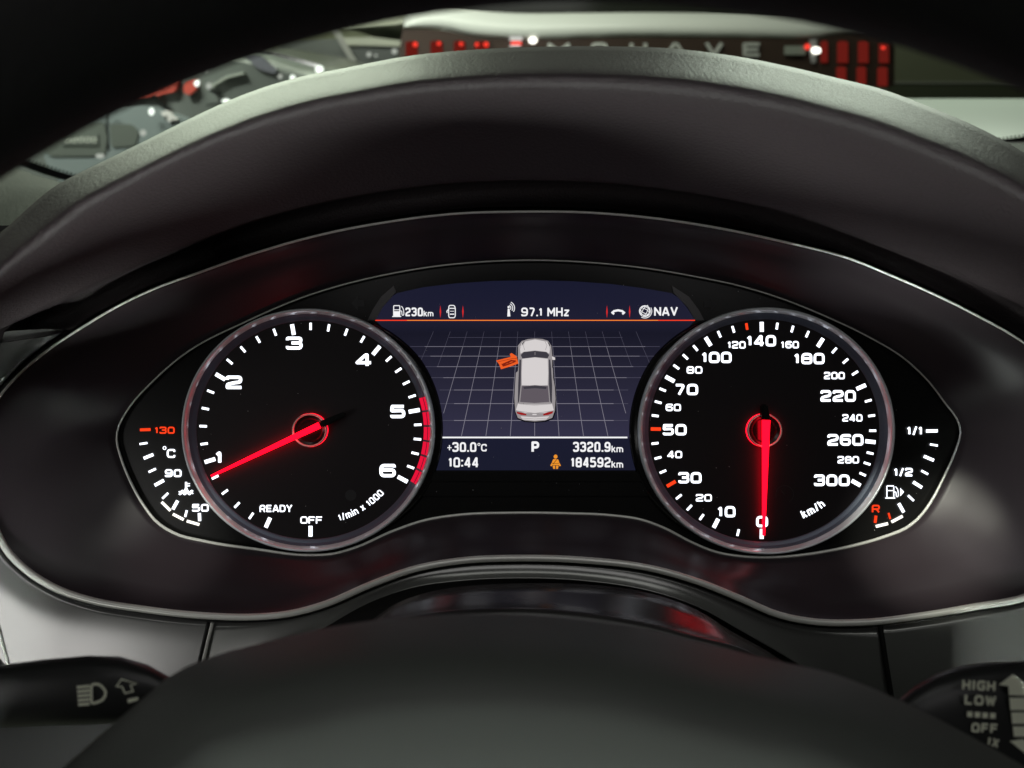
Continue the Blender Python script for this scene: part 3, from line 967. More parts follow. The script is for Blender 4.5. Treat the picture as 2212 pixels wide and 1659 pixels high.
def needle(face, hub, base, tip, wb, wt, zb_, zt_, hood_to):
    b_, t_ = Vector(base), Vector(tip)
    d = (t_ - b_).normalized()
    nn = Vector((-d.y, d.x))
    e1, e2 = (u(*(b_ + nn * wb), zb_), u(*(b_ - nn * wb), zb_))
    f1, f2 = (u(*(t_ + nn * wt), zt_), u(*(t_ - nn * wt), zt_))
    mb, mt = u(*b_, zb_ + .0006), u(*t_, zt_ + .0003)
    dn = Vector((0, 0, -.0009))
    Vv = [e1, e2, f1, f2, mb, mt, e1 + dn, e2 + dn, f1 + dn * .6, f2 + dn * .6]
    Ff = [(0, 4, 5, 2), (4, 1, 3, 5), (0, 2, 8, 6), (1, 7, 9, 3), (6, 8, 9, 7), (0, 6, 7, 1, 4), (2, 5, 3, 9, 8)]
    obj('needle', (Vv, Ff, [0, 0, 0, 0, 1, 0, 0]), [E_needle, E_glow], face)
    # hub: chrome ring, dark well, glowing seat, needle counterweight
    obj('hub_ring', lathe(hub[0], hub[1], [(33, .0016), (34, .0030), (35.5, .0033), (37, .0030), (37.5, .0010)], 64), M_chrome, face, smooth=True)
    obj('hub_well', lathe(hub[0], hub[1], [(0.01, .0012), (24, .0012), (27, .0020), (33.5, .0024)], 48), M_gloss, face)
    obj('hub_glow', lathe(hub[0], hub[1], [(37.6, .0007), (37.7, .0019)], 64), E_reddim_hub, face)
    h = Vector(hood_to)
    o2 = b_ - d * 2
    w0, w1 = wb * 1.15, wb * .75
    q = [o2 + nn * w0, o2 - nn * w0, h - nn * w1, h + nn * w1]
    hv = [u(*p, .0058) for p in q]
    hv2 = [v + Vector((0, 0, -.0036)) for v in hv]
    hc = fix_normals(obj('needle_cap', (hv + hv2, [(0, 1, 2, 3), (7, 6, 5, 4), (0, 4, 5, 1), (1, 5, 6, 2), (2, 6, 7, 3), (3, 7, 4, 0)]), M_gloss, face))
    bm = bmesh.new(); bm.from_mesh(hc.data)
    bmesh.ops.bevel(bm, geom=list(bm.edges), offset=.0006, segments=2, affect='EDGES')
    bm.to_mesh(hc.data); bm.free()



ZM = .00075         # height of printed, backlit marks

# --- tachometer
TC = T(1226, 797)
tach = build_dial('tachometer', TC, 240, 'rev counter dial numbered 1 to 6 with a red zone', 205, 330)
maj = [0, 23.8, 72.3, 121.4, 170.4, 218.6, 259.3, 299.2]
ticks = []
for i, a in enumerate(maj):
    ticks.append(seg2(polar(*TC, 240, a), polar(*TC, 216, a), 8.4))
    if 1 <= i < 7:
        for k in range(1, 5):
            aa = a + (maj[i + 1] - a) * k / 5
            ticks.append(seg2(polar(*TC, 240, aa), polar(*TC, 224, aa), 5.0))
obj('tick_marks', lay(merge(*ticks), ZM), E_white, tach)
for tx, x, y, w_, h_ in (('1', 688, 960, 46, 80), ('2', 775, 518, 97, 79), ('3', 1130, 287, 98, 76), ('4', 1538, 386, 94, 76), ('5', 1740, 690, 89, 78), ('6', 1680, 1038, 96, 78)):
    q = T(x, y)
    obj('numeral', lay(strokes(tx, q[0], q[1], w_ * .3667, h_ * .3667, t=.24, corner=.27), ZM), E_white, tach, label='rev counter numeral %s' % tx)
q = T(1022, 1261)
obj('lettering', lay(strokes('READY', q[0], q[1], 192 * .3667, 42 * .3667, t=.19, gap=.12), ZM), E_white, tach, label='READY lettering')
q = T(1231, 1329)
obj('lettering', lay(strokes('OFF', q[0], q[1], 130 * .3667, 42 * .3667, t=.19), ZM), E_white, tach, label='OFF lettering')
# curved "1/min x 1000"
def arc_text(text, c, r, mid, w_, h_, t=.2):
    """stroke lettering bent along a dial arc, feet outwards, centred on angle mid"""
    v, f = strokes(text, 0, 0, w_, h_, t=t, gap=.14)
    return [Vector(polar(*c, r + p.y, mid - math.degrees(p.x / r))) for p in v], f


obj('lettering', lay(arc_text('1/min x 1000', TC, 207, 327.5, 112, 15, .16), ZM), E_white, tach, label='1/min x 1000 lettering')
q = T(1463, 1183)
obj('sensor_window', lay(disc2(q[0], q[1], 12, 12), ZM), M_grey, tach)
seg, seg2_ = [], []
A0, A1 = 252.8, 298.6
for k in range(6):
    a = A0 + (A1 - A0) * k / 6 + .5
    b_ = A0 + (A1 - A0) * (k + 1) / 6 - .5
    for r0, r1, lst in ((244.5, 253, seg), (254.5, 259, seg2_)):
        n_ = 5
        ii = [polar(*TC, r0, a + (b_ - a) * j / n_) for j in range(n_ + 1)]
        oo = [polar(*TC, r1, a + (b_ - a) * j / n_) for j in range(n_ + 1)]
        lst.append(([Vector(p) for p in ii + oo], [(j, j + 1, n_ + 2 + j, n_ + 1 + j) for j in range(n_)]))
g1, g2 = lay(merge(*seg), .0013), lay(merge(*seg2_), .0013)
# lift the red blocks onto the sloping bevel
def onbevel(g, c):
    cc = u(*c, 0)
    out = []
    for v in g[0]:
        r = math.hypot(v.x - cc.x, (v.y - cc.y) / ELL) / PX
        z = .0006 + max(0, (r - 245) / 14.0) * .0019 + .00045
        k = 1.0
        out.append(Vector((v.x, v.y, z)))
    return out, g[1]
obj('red_zone', onbevel(g1, TC), E_red, tach)
obj('red_zone', onbevel(g2, TC), E_red, tach)
needle(tach, T(1230, 798), T(1276, 771), T(640, 1071), 6.8, 2.6, .0046, .0030, T(1425, 704))

# --- speedometer
VC = V(878, 801)
spd = build_dial('speedometer', VC, 244, 'speedometer dial numbered 0 to 300 with its needle at zero', 30, 155)
MW = [(868, 1412), (600, 1345), (325, 497), (552, 277), (868, 192), (1213, 285), (1455, 545), (1512, 868), (1430, 1115)]
MR = [(333, 1117), (242, 793)]
mw = [(729, 1402), (515, 1310), (443, 1255), (380, 1192), (289, 1043), (257, 963), (238, 878), (235, 714), (254, 634), (280, 560), (360, 424), (413, 363), (474, 312), (617, 232), (700, 205), (958, 188), (1048, 205), (1136, 236), (1296, 330), (1362, 392), (1420, 462), (1498, 626), (1520, 714), (1526, 803), (1511, 936), (1493, 998), (1468, 1062)]
mr = [(780, 190)]
tw, trd = [], []
for lst, dst, ln, wid in ((MW, tw, 22, 8.4), (MR, trd, 22, 7.4), (mw, tw, 15, 5.0), (mr, trd, 15, 5.6)):
    for p in lst:
        a = ang_of(*VC, V(*p))
        dst.append(seg2(polar(*VC, 243.5, a), polar(*VC, 243.5 - ln, a), wid))
obj('tick_marks', lay(merge(*tw), ZM), E_white, spd)
for g in trd:
    obj('red_mark', lay(g, ZM), E_orange, spd)
for tx, x, y, w_, h_ in (('0', 870, 1338, 70, 66), ('10', 660, 1280, 106, 66), ('30', 445, 1080, 136, 66), ('50', 355, 797, 140, 66), ('70', 424, 560, 138, 66), ('100', 602, 371, 176, 66), ('140', 866, 273, 172, 66),
                         ('180', 1148, 378, 180, 66), ('220', 1318, 598, 208, 68), ('260', 1361, 857, 212, 68), ('300', 1281, 1095, 210, 68),
                         ('20', 527, 1198, 94, 43), ('40', 355, 943, 88, 43), ('60', 347, 666, 90, 43), ('80', 472, 445, 92, 43), ('120', 720, 297, 106, 43), ('160', 1034, 296, 105, 43), ('200', 1296, 478, 122, 43), ('240', 1402, 727, 118, 43), ('280', 1378, 974, 126, 43)):
    q = V(x, y)
    obj('numeral', lay(strokes(tx, q[0], q[1], w_ * .3667, h_ * .3667, t=.22 if h_ > 50 else .20, corner=.28), ZM), E_white, spd, label='speedometer numeral %s' % tx)
obj('lettering', lay(arc_text('km/h', VC, 207, 329, 54, 18), ZM), E_white, spd, label='km/h lettering')
q = V(1003, 1178)
obj('telltale', lay(merge(ring2(q[0], q[1], 19, 1.6, a0=-200, a1=60), seg2((q[0], q[1]), (q[0] - 8, q[1] - 9), 2)), ZM), M_grey, spd)
needle(spd, V(873, 799), V(896, 741), V(880, 1421), 8.2, 2.6, .0048, .0030, V(888, 648))

# --- coolant gauge
def ticks_from(fn, lst):
    return merge(*[seg2(fn(a, b_), fn(c, d), w_ * .3667) for a, b_, c, d, w_ in lst])


tg = obj('temperature_gauge', lay(ticks_from(T, [(219, 882, 265, 875, 12), (243, 966, 300, 943, 18), (272, 1047, 315, 1027, 13), (308, 1125, 362, 1095, 19), (353, 1203, 387, 1170, 13), (415, 1266, 443, 1215, 19), (487, 1311, 497, 1272, 13), (573, 1335, 571, 1288, 18)]), ZM), E_white, cl,
         label='coolant temperature scale left of the rev counter')
obj('red_mark', lay(ticks_from(T, [(221, 798, 284, 796, 17)]), ZM), E_orange, tg)
for tx, x, y, w_, h_, m in (('130', 367, 800, 118, 42, E_orange), ('90', 417, 1053, 98, 46, E_white), ('50', 577, 1257, 98, 45, E_white)):
    q = T(x, y)
    obj('numeral', lay(strokes(tx, q[0], q[1], w_ * .3667, h_ * .3667, t=.22, corner=.28), ZM), m, tg, label='temperature numeral %s' % tx)
q = T(404, 937)
qd = T(366, 905)
obj('lettering', lay(merge(strokes('C', q[0], q[1], 50 * .3667, 52 * .3667, t=.2), ring2(qd[0], qd[1], 3.2, 1.6, 16)), ZM), E_white, tg, label='degree C lettering')
tx0 = T(493, 1145)
def tI(x, y):
    return T(x, y)
wave = lambda y: ribbon2([tI(450 + k * 4.2, y + 5 * math.sin(k * .95)) for k in range(21)], 2.6)
obj('icon', lay(merge(seg2(tI(493, 1105), tI(493, 1150), 4.6), seg2(tI(496, 1115), tI(516, 1115), 2), seg2(tI(496, 1128), tI(516, 1128), 2), disc2(*tI(493, 1153), 4.4, n=14), wave(1160), wave(1174)), ZM), E_white, tg, label='coolant thermometer icon')
for a, b_, c, d in ((349, 1223, 401, 1274), (415, 1294, 479, 1327), (497, 1335, 571, 1356)):
    obj('level_bar', lay(seg2(T(a, b_), T(c, d), 6.0), ZM), E_led, tg)
# --- fuel gauge
fg = obj('fuel_gauge', lay(ticks_from(V, [(1836, 805, 1905, 804, 18), (1859, 883, 1905, 891, 12), (1823, 953, 1882, 978, 18), (1808, 1038, 1848, 1060, 13), (1760, 1105, 1812, 1138, 19), (1730, 1184, 1764, 1216, 13), (1675, 1231, 1705, 1284, 19)]), ZM), E_white, cl,
         label='fuel scale right of the speedometer')
obj('red_mark', lay(ticks_from(V, [(1615, 1287, 1625, 1323, 12), (1541, 1303, 1536, 1346, 17)]), ZM), E_orange, fg)
for tx, x, y, w_, h_, m in (('1/1', 1770, 803, 94, 52, E_white), ('1/2', 1702, 1047, 112, 50, E_white), ('R', 1540, 1262, 48, 46, E_orange)):
    q = V(x, y)
    obj('numeral', lay(strokes(tx, q[0], q[1], w_ * .3667, h_ * .3667, t=.22, corner=.22), ZM), m, fg, label='fuel scale mark %s' % tx)


def pump(fn, x, y, k, lw):
    """fuel pump outline about (x, y), k = scale"""
    f = lambda a, b_: fn(x + a * k, y + b_ * k)
    return merge(ribbon2(round_poly([f(-40, 38), f(-40, -38), f(4, -38), f(4, 38)], 2, True), lw, True), seg2(f(-50, 40), f(14, 40), lw), seg2(f(-38, -8), f(2, -8), lw * .8),
                 ribbon2(round_poly([f(6, 0), f(18, 0), f(20, 30), f(30, 32), f(34, 20), f(30, -14), f(16, -34)], 3), lw * .8))


obj('icon', lay(merge(pump(V, 1642, 1163, .92, 2.2), poly2([V(1684, 1140), V(1706, 1163), V(1684, 1190)])), ZM), E_white, fg, label='fuel pump icon with arrow')
for a, b_, c, d in ((1540, 1367, 1612, 1350), (1632, 1341, 1698, 1306)):
    obj('level_bar', lay(seg2(V(a, b_), V(c, d), 6.2), ZM), E_led, fg)

# --- turn signal tell-tales, unlit
for (x, y), s in (((775, 655), -1), ((1533, 657), 1)):
    f = lambda a, b_: (x + a * s, y + b_)
    obj('turn_telltale', lay(poly2([f(16, 0), f(2, -16), f(2, -7), f(-12, -7), f(-12, 7), f(2, 7), f(2, 16)]), .0003), M_grey, cl, label='unlit arrow tell-tale')

# --- display
top_arc = [S(105, 476), S(150, 395), S(195, 335), S(240, 308), S(400, 272), S(600, 248), S(830, 233), S(1080, 229), S(1330, 235), S(1560, 252), S(1760, 278), S(1930, 308), S(1975, 335), S(2030, 400), S(2078, 476)]
panel_pts = top_arc + [S(2000, 560), S(1850, 700), S(1740, 880), S(1690, 1060), S(1690, 1250), S(1710, 1402), S(460, 1402), S(490, 1250), S(490, 1060), S(440, 880), S(330, 700), S(190, 560)]
ds = obj('display_screen', lay(poly2(panel_pts), .0003), E_screen, cl, label='central colour display between the dials')
ds_z = .0005
M_frame = mat('screen frame', (.10, .095, .10), .3)
# sloping cheeks at the display's upper corners
for q in ([(56, 476), (104, 476), (150, 395), (232, 302), (218, 262), (140, 330), (88, 410)], [(2135, 476), (2080, 476), (2032, 395), (1945, 305), (1935, 262), (2040, 330), (2100, 410)]):
    obj('screen_cheek', prism([S(*p) for p in q], .0001, .0006), M_frame, ds)


def sq(name, geo, m, dz=0, label=None):
    return obj(name, lay(geo, ds_z + dz), m, ds, label=label)


sq('red_line', merge(seg2(S(104, 476), S(2078, 476), 2.0)), E_line)
sq('red_line', merge(seg2(S(300, 476), S(1850, 476), 1.2)), E_line2, .0001)
sq('white_line', seg2(S(514, 1199), S(1660, 1199), 3.3), E_soft)
for x in (506, 645, 1534, 1674):
    c = S(x, 423)
    sq('divider', poly2([(c[0], c[1] - 14), (c[0] + 1.7, c[1]), (c[0], c[1] + 14), (c[0] - 1.7, c[1])]), E_sep)


def stext(t, x0, x1, yc, h_, m=E_soft, bold=.02):
    a, b_ = S(x0, yc), S(x1, yc)
    return strokes(t, (a[0] + b_[0]) / 2, a[1], b_[0] - a[0], h_ * .35, t=.155 + bold * 1.2, corner=.3, gap=.11)


sq('lettering', merge(stext('230', 290, 398, 424, 54, bold=.025), stext('km', 402, 463, 434, 34, bold=.02)), E_soft, 0, '230 km range text')
sq('lettering', stext('97.1 MHz', 1005, 1302, 424, 54), E_soft, 0, '97.1 MHz text')
sq('lettering', stext('NAV', 1825, 1972, 421, 54, bold=.03), E_soft, 0, 'NAV text')
sq('lettering', merge(stext('30.0', 580, 728, 1258, 60, bold=.025), seg2(S(549, 1262), S(575, 1262), 2.2), seg2(S(562, 1246), S(562, 1278), 2.2), merge(*[ring2(*S(744, 1242), 2.4, 1.5, 12)]), stext('C', 757, 792, 1262, 46, bold=.02)), E_soft, 0, 'outside temperature text +30.0')
sq('lettering', stext('10:44', 556, 742, 1352, 62, bold=.025), E_soft, 0, 'clock text 10:44')
sq('lettering', stext('P', 1068, 1116, 1256, 66, bold=.06), E_soft, 0, 'gear letter P')
sq('lettering', merge(stext('3320.9', 1325, 1556, 1257, 62, bold=.025), stext('km', 1562, 1634, 1270, 40, bold=.02)), E_soft, 0, 'trip text 3320.9 km')
sq('lettering', merge(stext('184592', 1312, 1557, 1352, 62, bold=.025), stext('km', 1562, 1634, 1365, 40, bold=.02)), E_soft, 0, 'odometer text 184592 km')
# icons of the status bar
px_ = lambda x, y: S(x, y)
sq('icon', merge(pump(S, 252, 418, .86, 2.0), poly2([S(220, 420), S(254, 420), S(254, 452), S(220, 452)])), E_soft, 0, 'fuel pump icon')
sq('icon', merge(ribbon2(round_poly([S(560, 384), S(592, 384), S(598, 400), S(598, 450), S(592, 460), S(562, 460), S(557, 450), S(557, 400)], 3, True), 2.0, True), seg2(S(562, 402), S(594, 402), 2), seg2(S(564, 438), S(592, 438), 2.4), ribbon2([S(556, 408), S(546, 420), S(548, 430)], 2), seg2(S(566, 420), S(590, 420), 1.2)), E_soft, 0, 'car with open door icon')
sq('icon', merge(poly2([S(919, 452), S(922, 404), S(933, 404), S(938, 452)]), disc2(*S(927, 394), 2.4, n=12), *[ring2(*S(924, 400), r, 1.6, 10, -65, 35) for r in (6, 10, 14)]), E_soft, 0, 'radio antenna icon')
sq('icon', merge(ribbon2([S(1563, 432), S(1578, 419), S(1603, 414), S(1628, 419), S(1644, 432)], 4.4), seg2(S(1564, 426), S(1578, 438), 4), seg2(S(1643, 426), S(1629, 438), 4)), E_soft, 0, 'telephone handset icon')
gc = S(1768, 419)
def ell_arc(rx, ry, rot):
    cr, sr = math.cos(rot), math.sin(rot)
    return ribbon2([(gc[0] + rx * math.cos(t) * cr - ry * math.sin(t) * sr, gc[1] + rx * math.cos(t) * sr + ry * math.sin(t) * cr) for t in [2 * math.pi * k / 28 for k in range(28)]], 1.2, True)
sq('icon', merge(ell_arc(12, 12, 0), ell_arc(5, 12, .5), ell_arc(9.5, 12, .5), ell_arc(12, 4.5, .5), ell_arc(12, 9, .5), seg2(S(1786, 382), S(1782, 392), 1.6), ring2(gc[0], gc[1], 15, 1.5, 14, -30, 120)), E_soft, 0, 'globe icon')
# seat belt warning
bx, by = S(1217, 1350)
sq('warning_icon', merge(disc2(bx, by - 11.5, 4.2, 4.4, 16), poly2([(bx - 5, by - 6), (bx + 5, by - 6), (bx + 7.5, by - 1), (bx + 7.5, by + 7), (bx - 7.5, by + 7), (bx - 7.5, by - 1)]),
                         poly2([(bx - 8, by + 1), (bx - 11.5, by + 8), (bx - 9, by + 9.5), (bx - 7, by + 7)]), poly2([(bx + 8, by + 1), (bx + 11.5, by + 8), (bx + 9, by + 9.5), (bx + 7, by + 7)]),
                         poly2([(bx - 6.5, by + 8), (bx - 1, by + 8), (bx - 1, by + 15), (bx - 5, by + 15)]), poly2([(bx + 6.5, by + 8), (bx + 1, by + 8), (bx + 1, by + 15), (bx + 5, by + 15)])), E_belt, 0, 'amber seat belt warning figure')
obj('warning_icon_strap', lay(merge(seg2((bx + 4, by - 7), (bx - 6, by + 5), 1.1), seg2((bx - 7, by + 3.5), (bx + 7, by + 3.5), .8)), ds_z + .00012), E_dark, ds)
# floor grid in perspective
def xl(k, y):
    b0 = 1088 + k * 150.7
    t0 = 1088 + k * 106.7
    return t0 + (b0 - t0) * (y - 580) / (1190 - 580)
left_lim = lambda y: 170 + (y - 540) * .86 if y < 900 else 480 + (y - 900) * .1
grid, faint = [], []
for y, lw in ((582, .7), (638, .9), (697, 1.0), (762, 1.0), (830, 1.05), (906, 1.1), (990, 1.2), (1094, 1.35)):
    xa = max(300, 480 - (906 - y) * .6) if y < 906 else 500
    xb = min(1880, 1700 + (906 - y) * .6) if y < 906 else 1665
    if y < 600:
        faint.append(seg2(S(560, y), S(1630, y), lw))
    else:
        grid.append(seg2(S(xa + 90, y), S(xb - 90, y), lw))
        faint.append(seg2(S(xa, y), S(xa + 90, y), lw))
        faint.append(seg2(S(xb - 90, y), S(xb, y), lw))
for k in range(-6, 7):
    ys = [545, 640, 760, 900, 1050, 1190]
    for a, b_ in zip(ys, ys[1:]):
        x0, x1 = xl(k, a), xl(k, b_)
        if x1 < 505 or x1 > 1672:
            if a >= 760 or not (330 < x0 < 1850):
                continue
        (faint if a < 640 or abs(k) > 4 else grid).append(seg2(S(x0, a), S(x1, b_), (.7 + (a - 545) / 650 * .65)))
sq('floor_grid', merge(*grid), E_grid, -.00008)
sq('floor_grid', merge(*faint), E_grid2, -.00012)
# car seen from above with its front left door open
car_out = [(1008, 604), (1045, 592), (1090, 588), (1135, 591), (1170, 602), (1190, 632), (1197, 700), (1196, 760), (1202, 830), (1212, 885), (1217, 960), (1212, 1035), (1196, 1078), (1150, 1095), (1088, 1100), (1028, 1095), (984, 1078), (968, 1035), (963, 960), (966, 885), (972, 800), (984, 790), (988, 760), (985, 700), (985, 632)]
def cp_(pts, i, dz):
    g = lay(poly2([S(*p) for p in pts]), ds_z + dz)
    return setmi(g, i)
cg = merge(cp_([(p[0] + (6 if p[0] > 1088 else -3), p[1] + 8) for p in car_out], 4, .0001), cp_(car_out, 1, .00013),
           cp_([(1012, 610), (1090, 594), (1166, 608), (1184, 640), (1178, 682), (1160, 670), (1090, 662), (1020, 670), (1001, 682), (996, 640)], 0, .00016),
           cp_([(1002, 690), (1020, 672), (1090, 665), (1160, 672), (1178, 690), (1168, 710), (1090, 703), (1012, 712)], 2, .00017),
           cp_([(1010, 714), (1090, 705), (1170, 714), (1172, 800), (1170, 876), (1090, 880), (1006, 876), (1006, 800)], 0, .00016),
           cp_([(994, 716), (1004, 720), (1002, 872), (992, 975), (984, 990), (986, 880), (990, 780)], 2, .00017),
           cp_([(1184, 716), (1176, 720), (1176, 872), (1184, 975), (1194, 990), (1196, 880), (1190, 780)], 2, .00017),
           cp_([(1008, 882), (1090, 876), (1170, 882), (1178, 980), (1088, 986), (998, 980)], 3, .00018),
           cp_([(1018, 886), (1090, 880), (1162, 886), (1158, 900), (1090, 895), (1022, 900)], 2, .0002),
           cp_([(985, 990), (1088, 996), (1195, 990), (1206, 1030), (1150, 1048), (1030, 1048), (972, 1030)], 0, .00016),
           cp_([(976, 1040), (1010, 1046), (1037, 1054), (1036, 1063), (1005, 1060), (980, 1052)], 5, .0002),
           cp_([(1202, 1036), (1168, 1044), (1140, 1054), (1142, 1064), (1172, 1060), (1198, 1050)], 5, .0002),
           cp_([(1000, 1068), (1088, 1074), (1178, 1068), (1160, 1088), (1088, 1094), (1014, 1088)], 0, .00016),
           cp_([(1074, 1054), (1100, 1054), (1100, 1061), (1074, 1061)], 0, .0002),
           setmi(lay(merge(*[ribbon2([S(*p) for p in l], w_) for l, w_ in (
               ([(1026, 660), (1018, 630), (1030, 600)], .9), ([(1154, 660), (1164, 630), (1148, 600)], .9), ([(1000, 650), (1004, 620)], .8), ([(1180, 650), (1176, 620)], .8),
               ([(1010, 716), (1006, 800), (1007, 874)], 1.0), ([(1170, 716), (1173, 800), (1170, 874)], 1.0),
               ([(980, 800), (976, 880), (972, 960)], .9), ([(1206, 850), (1209, 900), (1211, 960)], .9), ([(1199, 770), (1201, 826)], .8),
               ([(992, 992), (1088, 1000), (1190, 992)], .9), ([(974, 1034), (1088, 1050), (1204, 1034)], 1.0), ([(990, 1078), (1088, 1085), (1190, 1078)], 1.0), ([(1090, 690), (1090, 672)], 1.0))]), ds_z + .00019), 1),
           cp_([(1012, 615), (1026, 604), (1020, 616), (1008, 634)], 4, .0002), cp_([(1166, 608), (1180, 622), (1182, 640), (1172, 620)], 4, .0002),
           cp_([(1194, 698), (1214, 706), (1214, 720), (1198, 720)], 0, .00016))
obj('car_picture', cg, [E_car, E_car2, E_win, E_win2, E_dark, E_tail], ds, label='white saloon seen from above on the display')
dg_ = merge(cp_([(850, 724), (940, 702), (934, 684), (946, 678), (976, 698), (988, 742), (940, 760), (880, 778), (868, 746)], 0, .00014),
            cp_([(884, 746), (942, 720), (970, 724), (968, 734), (925, 752), (892, 762)], 1, .00017), cp_([(905, 748), (945, 730), (962, 732), (920, 748)], 0, .00018),
            setmi(lay(merge(ribbon2([S(862, 732), S(950, 712), S(978, 712)], .9), ribbon2([S(880, 745), S(900, 752), S(975, 728)], 1.2), ribbon2([S(905, 756), S(940, 730), S(972, 722)], .8)), ds_z + .0002), 1))
obj('door_picture', dg_, [E_door, E_door2], ds, label='orange open door on the display')

# specks of dust on the dials and the display
sp_ = []
rnd = random.Random(11)
for k in range(110):
    x, y = rnd.uniform(300, 2030), rnd.uniform(600, 1180)
    r_ = rnd.uniform(.35, .95)
    sp_.append(([u(x + r_ * math.cos(a) * rnd.uniform(.6, 1.5), y + r_ * math.sin(a), .0009) for a in (0, 1.26, 2.5, 3.77, 5.03)], [(0, 1, 2, 3, 4)]))
dst = obj('dust', merge(*sp_), mat('dust', (.5, .5, .5), .9), cl)
dst['kind'] = 'stuff'

# ------------------------------------------------------------------ steering column cover
scv = thing('column_cover', 'glossy black steering column cover between the wheel and the dials', 'column cover', u(1150, 1320, .06))
TE = [(720, 1400), (795, 1346), (850, 1307), (950, 1274), (1050, 1263), (1150, 1260), (1256, 1262), (1406, 1282), (1506, 1318), (1581, 1364), (1660, 1408), (1720, 1450)]
RE = [(700, 1440), (775, 1378), (850, 1342), (950, 1324), (1050, 1317), (1150, 1317), (1256, 1326), (1406, 1351), (1506, 1377), (1606, 1403), (1670, 1440), (1730, 1480)]
te, re_ = catmull([(p[0], p[1], 0) for p in TE], 60), catmull([(p[0], p[1], 0) for p in RE], 60)
low = [Vector((p.x, p.y + 160, 0)) for p in re_]
rows = [row([Vector((p.x, p.y + 26, 0)) for p in te], .040), row([Vector((p.x, p.y + 5, 0)) for p in te], .051), row(te, .0545), row(mix(te, re_, .35), .0605), row(mix(te, re_, .7), .0668), row(mix(te, re_, .92), .0712), row(re_, .0735), row(mix(re_, low, .08), .0745), row(mix(re_, low, .3), .075), row(low, .076)]
obj('cover_shell', loft(rows), M_shroud, scv, smooth=True)

# ------------------------------------------------------------------ stalks
def stalk(name, label, cat, path, base, m=M_stalk):
    """path: list of (x, top y, bottom y, z front, thickness)"""
    t = thing(name, label, cat, u(*base))
    rows = []
    n = 28
    for x, ya, yb, z, th in path:
        yc, hh = (ya + yb) / 2, (yb - ya) / 2
        r_ = []
        for k in range(n):
            a = 2 * math.pi * k / n
            ca, sa = math.cos(a), math.sin(a)
            e = .55
            X = abs(ca) ** e * (1 if ca > 0 else -1)
            Y = abs(sa) ** .8 * (1 if sa > 0 else -1)
            pz = z - th / 2 + X * th / 2
            r_.append(u(x, yc - Y * hh, pz))
        rows.append(r_)
    V_, F_ = loft(rows, closed=True)
    F_.append(tuple(range(n)))
    F_.append(tuple(reversed(range((len(rows) - 1) * n, len(rows) * n))))
    o = fix_normals(obj('stalk_arm', (V_, F_), m, t))
    autosmooth(o, 60)
    return t


ls = stalk('indicator_stalk', 'black indicator stalk with headlamp and arrow symbols at lower left', 'stalk',
           [(-260, 1470, 1590, .128, .022), (-120, 1448, 1580, .128, .022), (0, 1436, 1572, .128, .022), (100, 1424, 1568, .128, .022), (190, 1416, 1566, .128, .022), (260, 1418, 1562, .128, .022), (320, 1436, 1556, .127, .021), (370, 1464, 1552, .126, .018), (430, 1480, 1550, .124, .014), (520, 1490, 1550, .122, .012)], (200, 1500, .09))
L1 = lambda x, y: (x * .2333, 1216.6 + y * .2333)     # zoom picture -> photo pixels
zs = .1286
hl = merge(ribbon2(round_poly([L1(845, 1300), L1(845, 1120), L1(920, 1118), L1(985, 1190), L1(960, 1260), L1(900, 1290)], 8, True), 5.5, True), *[seg2(L1(712 + 3 * k, 1150 + k * 40), L1(830, 1138 + k * 41), 6.2) for k in range(5)])
def put(g, z):
    return [u(v[0], v[1], z) for v in g[0]], g[1]
obj('headlamp_symbol', put(hl, zs), M_print, ls)
arrow = ribbon2([L1(1125, 1075), L1(1262, 1115), L1(1208, 1132), L1(1232, 1185), L1(1158, 1205), L1(1130, 1145), L1(1078, 1140)], 3.0, True)
obj('arrow_symbol', put(arrow, zs), M_print, ls)
obj('arrow_symbol', put(poly2([L1(1180, 1258), L1(1280, 1238), L1(1282, 1268), L1(1186, 1296)]), zs), M_print, ls)

rs = stalk('wiper_stalk', 'black wiper stalk marked HIGH, LOW and OFF at lower right', 'stalk',
           [(1880, 1560, 1640, .122, .012), (1930, 1520, 1680, .124, .014), (1975, 1482, 1740, .126, .018), (2020, 1456, 1790, .127, .021), (2070, 1440, 1820, .128, .022), (2130, 1431, 1840, .128, .022), (2212, 1427, 1850, .128, .022), (2330, 1432, 1850, .128, .022), (2480, 1450, 1840, .128, .022)], (2150, 1540, .09))
R1 = lambda x, y: (1714.3 + x * .2667, 1216.6 + y * .2667)
for tx, x0, x1, yc, h_ in (('HIGH', 1365, 1635, 990, 82), ('LOW', 1385, 1640, 1110, 82), ('OFF', 1440, 1655, 1335, 78)):
    a, b_ = R1(x0, yc), R1(x1, yc)
    obj('lettering', put(strokes(tx, (a[0] + b_[0]) / 2, a[1], b_[0] - a[0], h_ * .2667, t=.24, rot=3, gap=.14), zs), M_print, rs, label='%s lettering' % tx)
obj('dash_mark', put(merge(*[seg2(R1(1405 + k * 62, 1222 + k * 4), R1(1450 + k * 62, 1225 + k * 4), 12) for k in range(4)]), zs), M_print, rs)
obj('dash_mark', put(strokes('1X', *R1(1615, 1450), 100 * .2667, 70 * .2667, t=.24, rot=14), zs), M_print, rs)
obj('arrow_symbol', put(poly2([R1(1775, 900), R1(1925, 1010), R1(1925, 1075), R1(1745, 1068), R1(1740, 995), R1(1662, 985)]), zs), M_print, rs)
for y0, y1 in ((1090, 1190), (1208, 1300), (1322, 1405)):
    obj('scale_block', put(poly2([R1(1748 + (y0 - 1090) * .12, y0), R1(1925, y0), R1(1925, y1), R1(1756 + (y0 - 1090) * .12, y1)]), zs), M_print, rs)
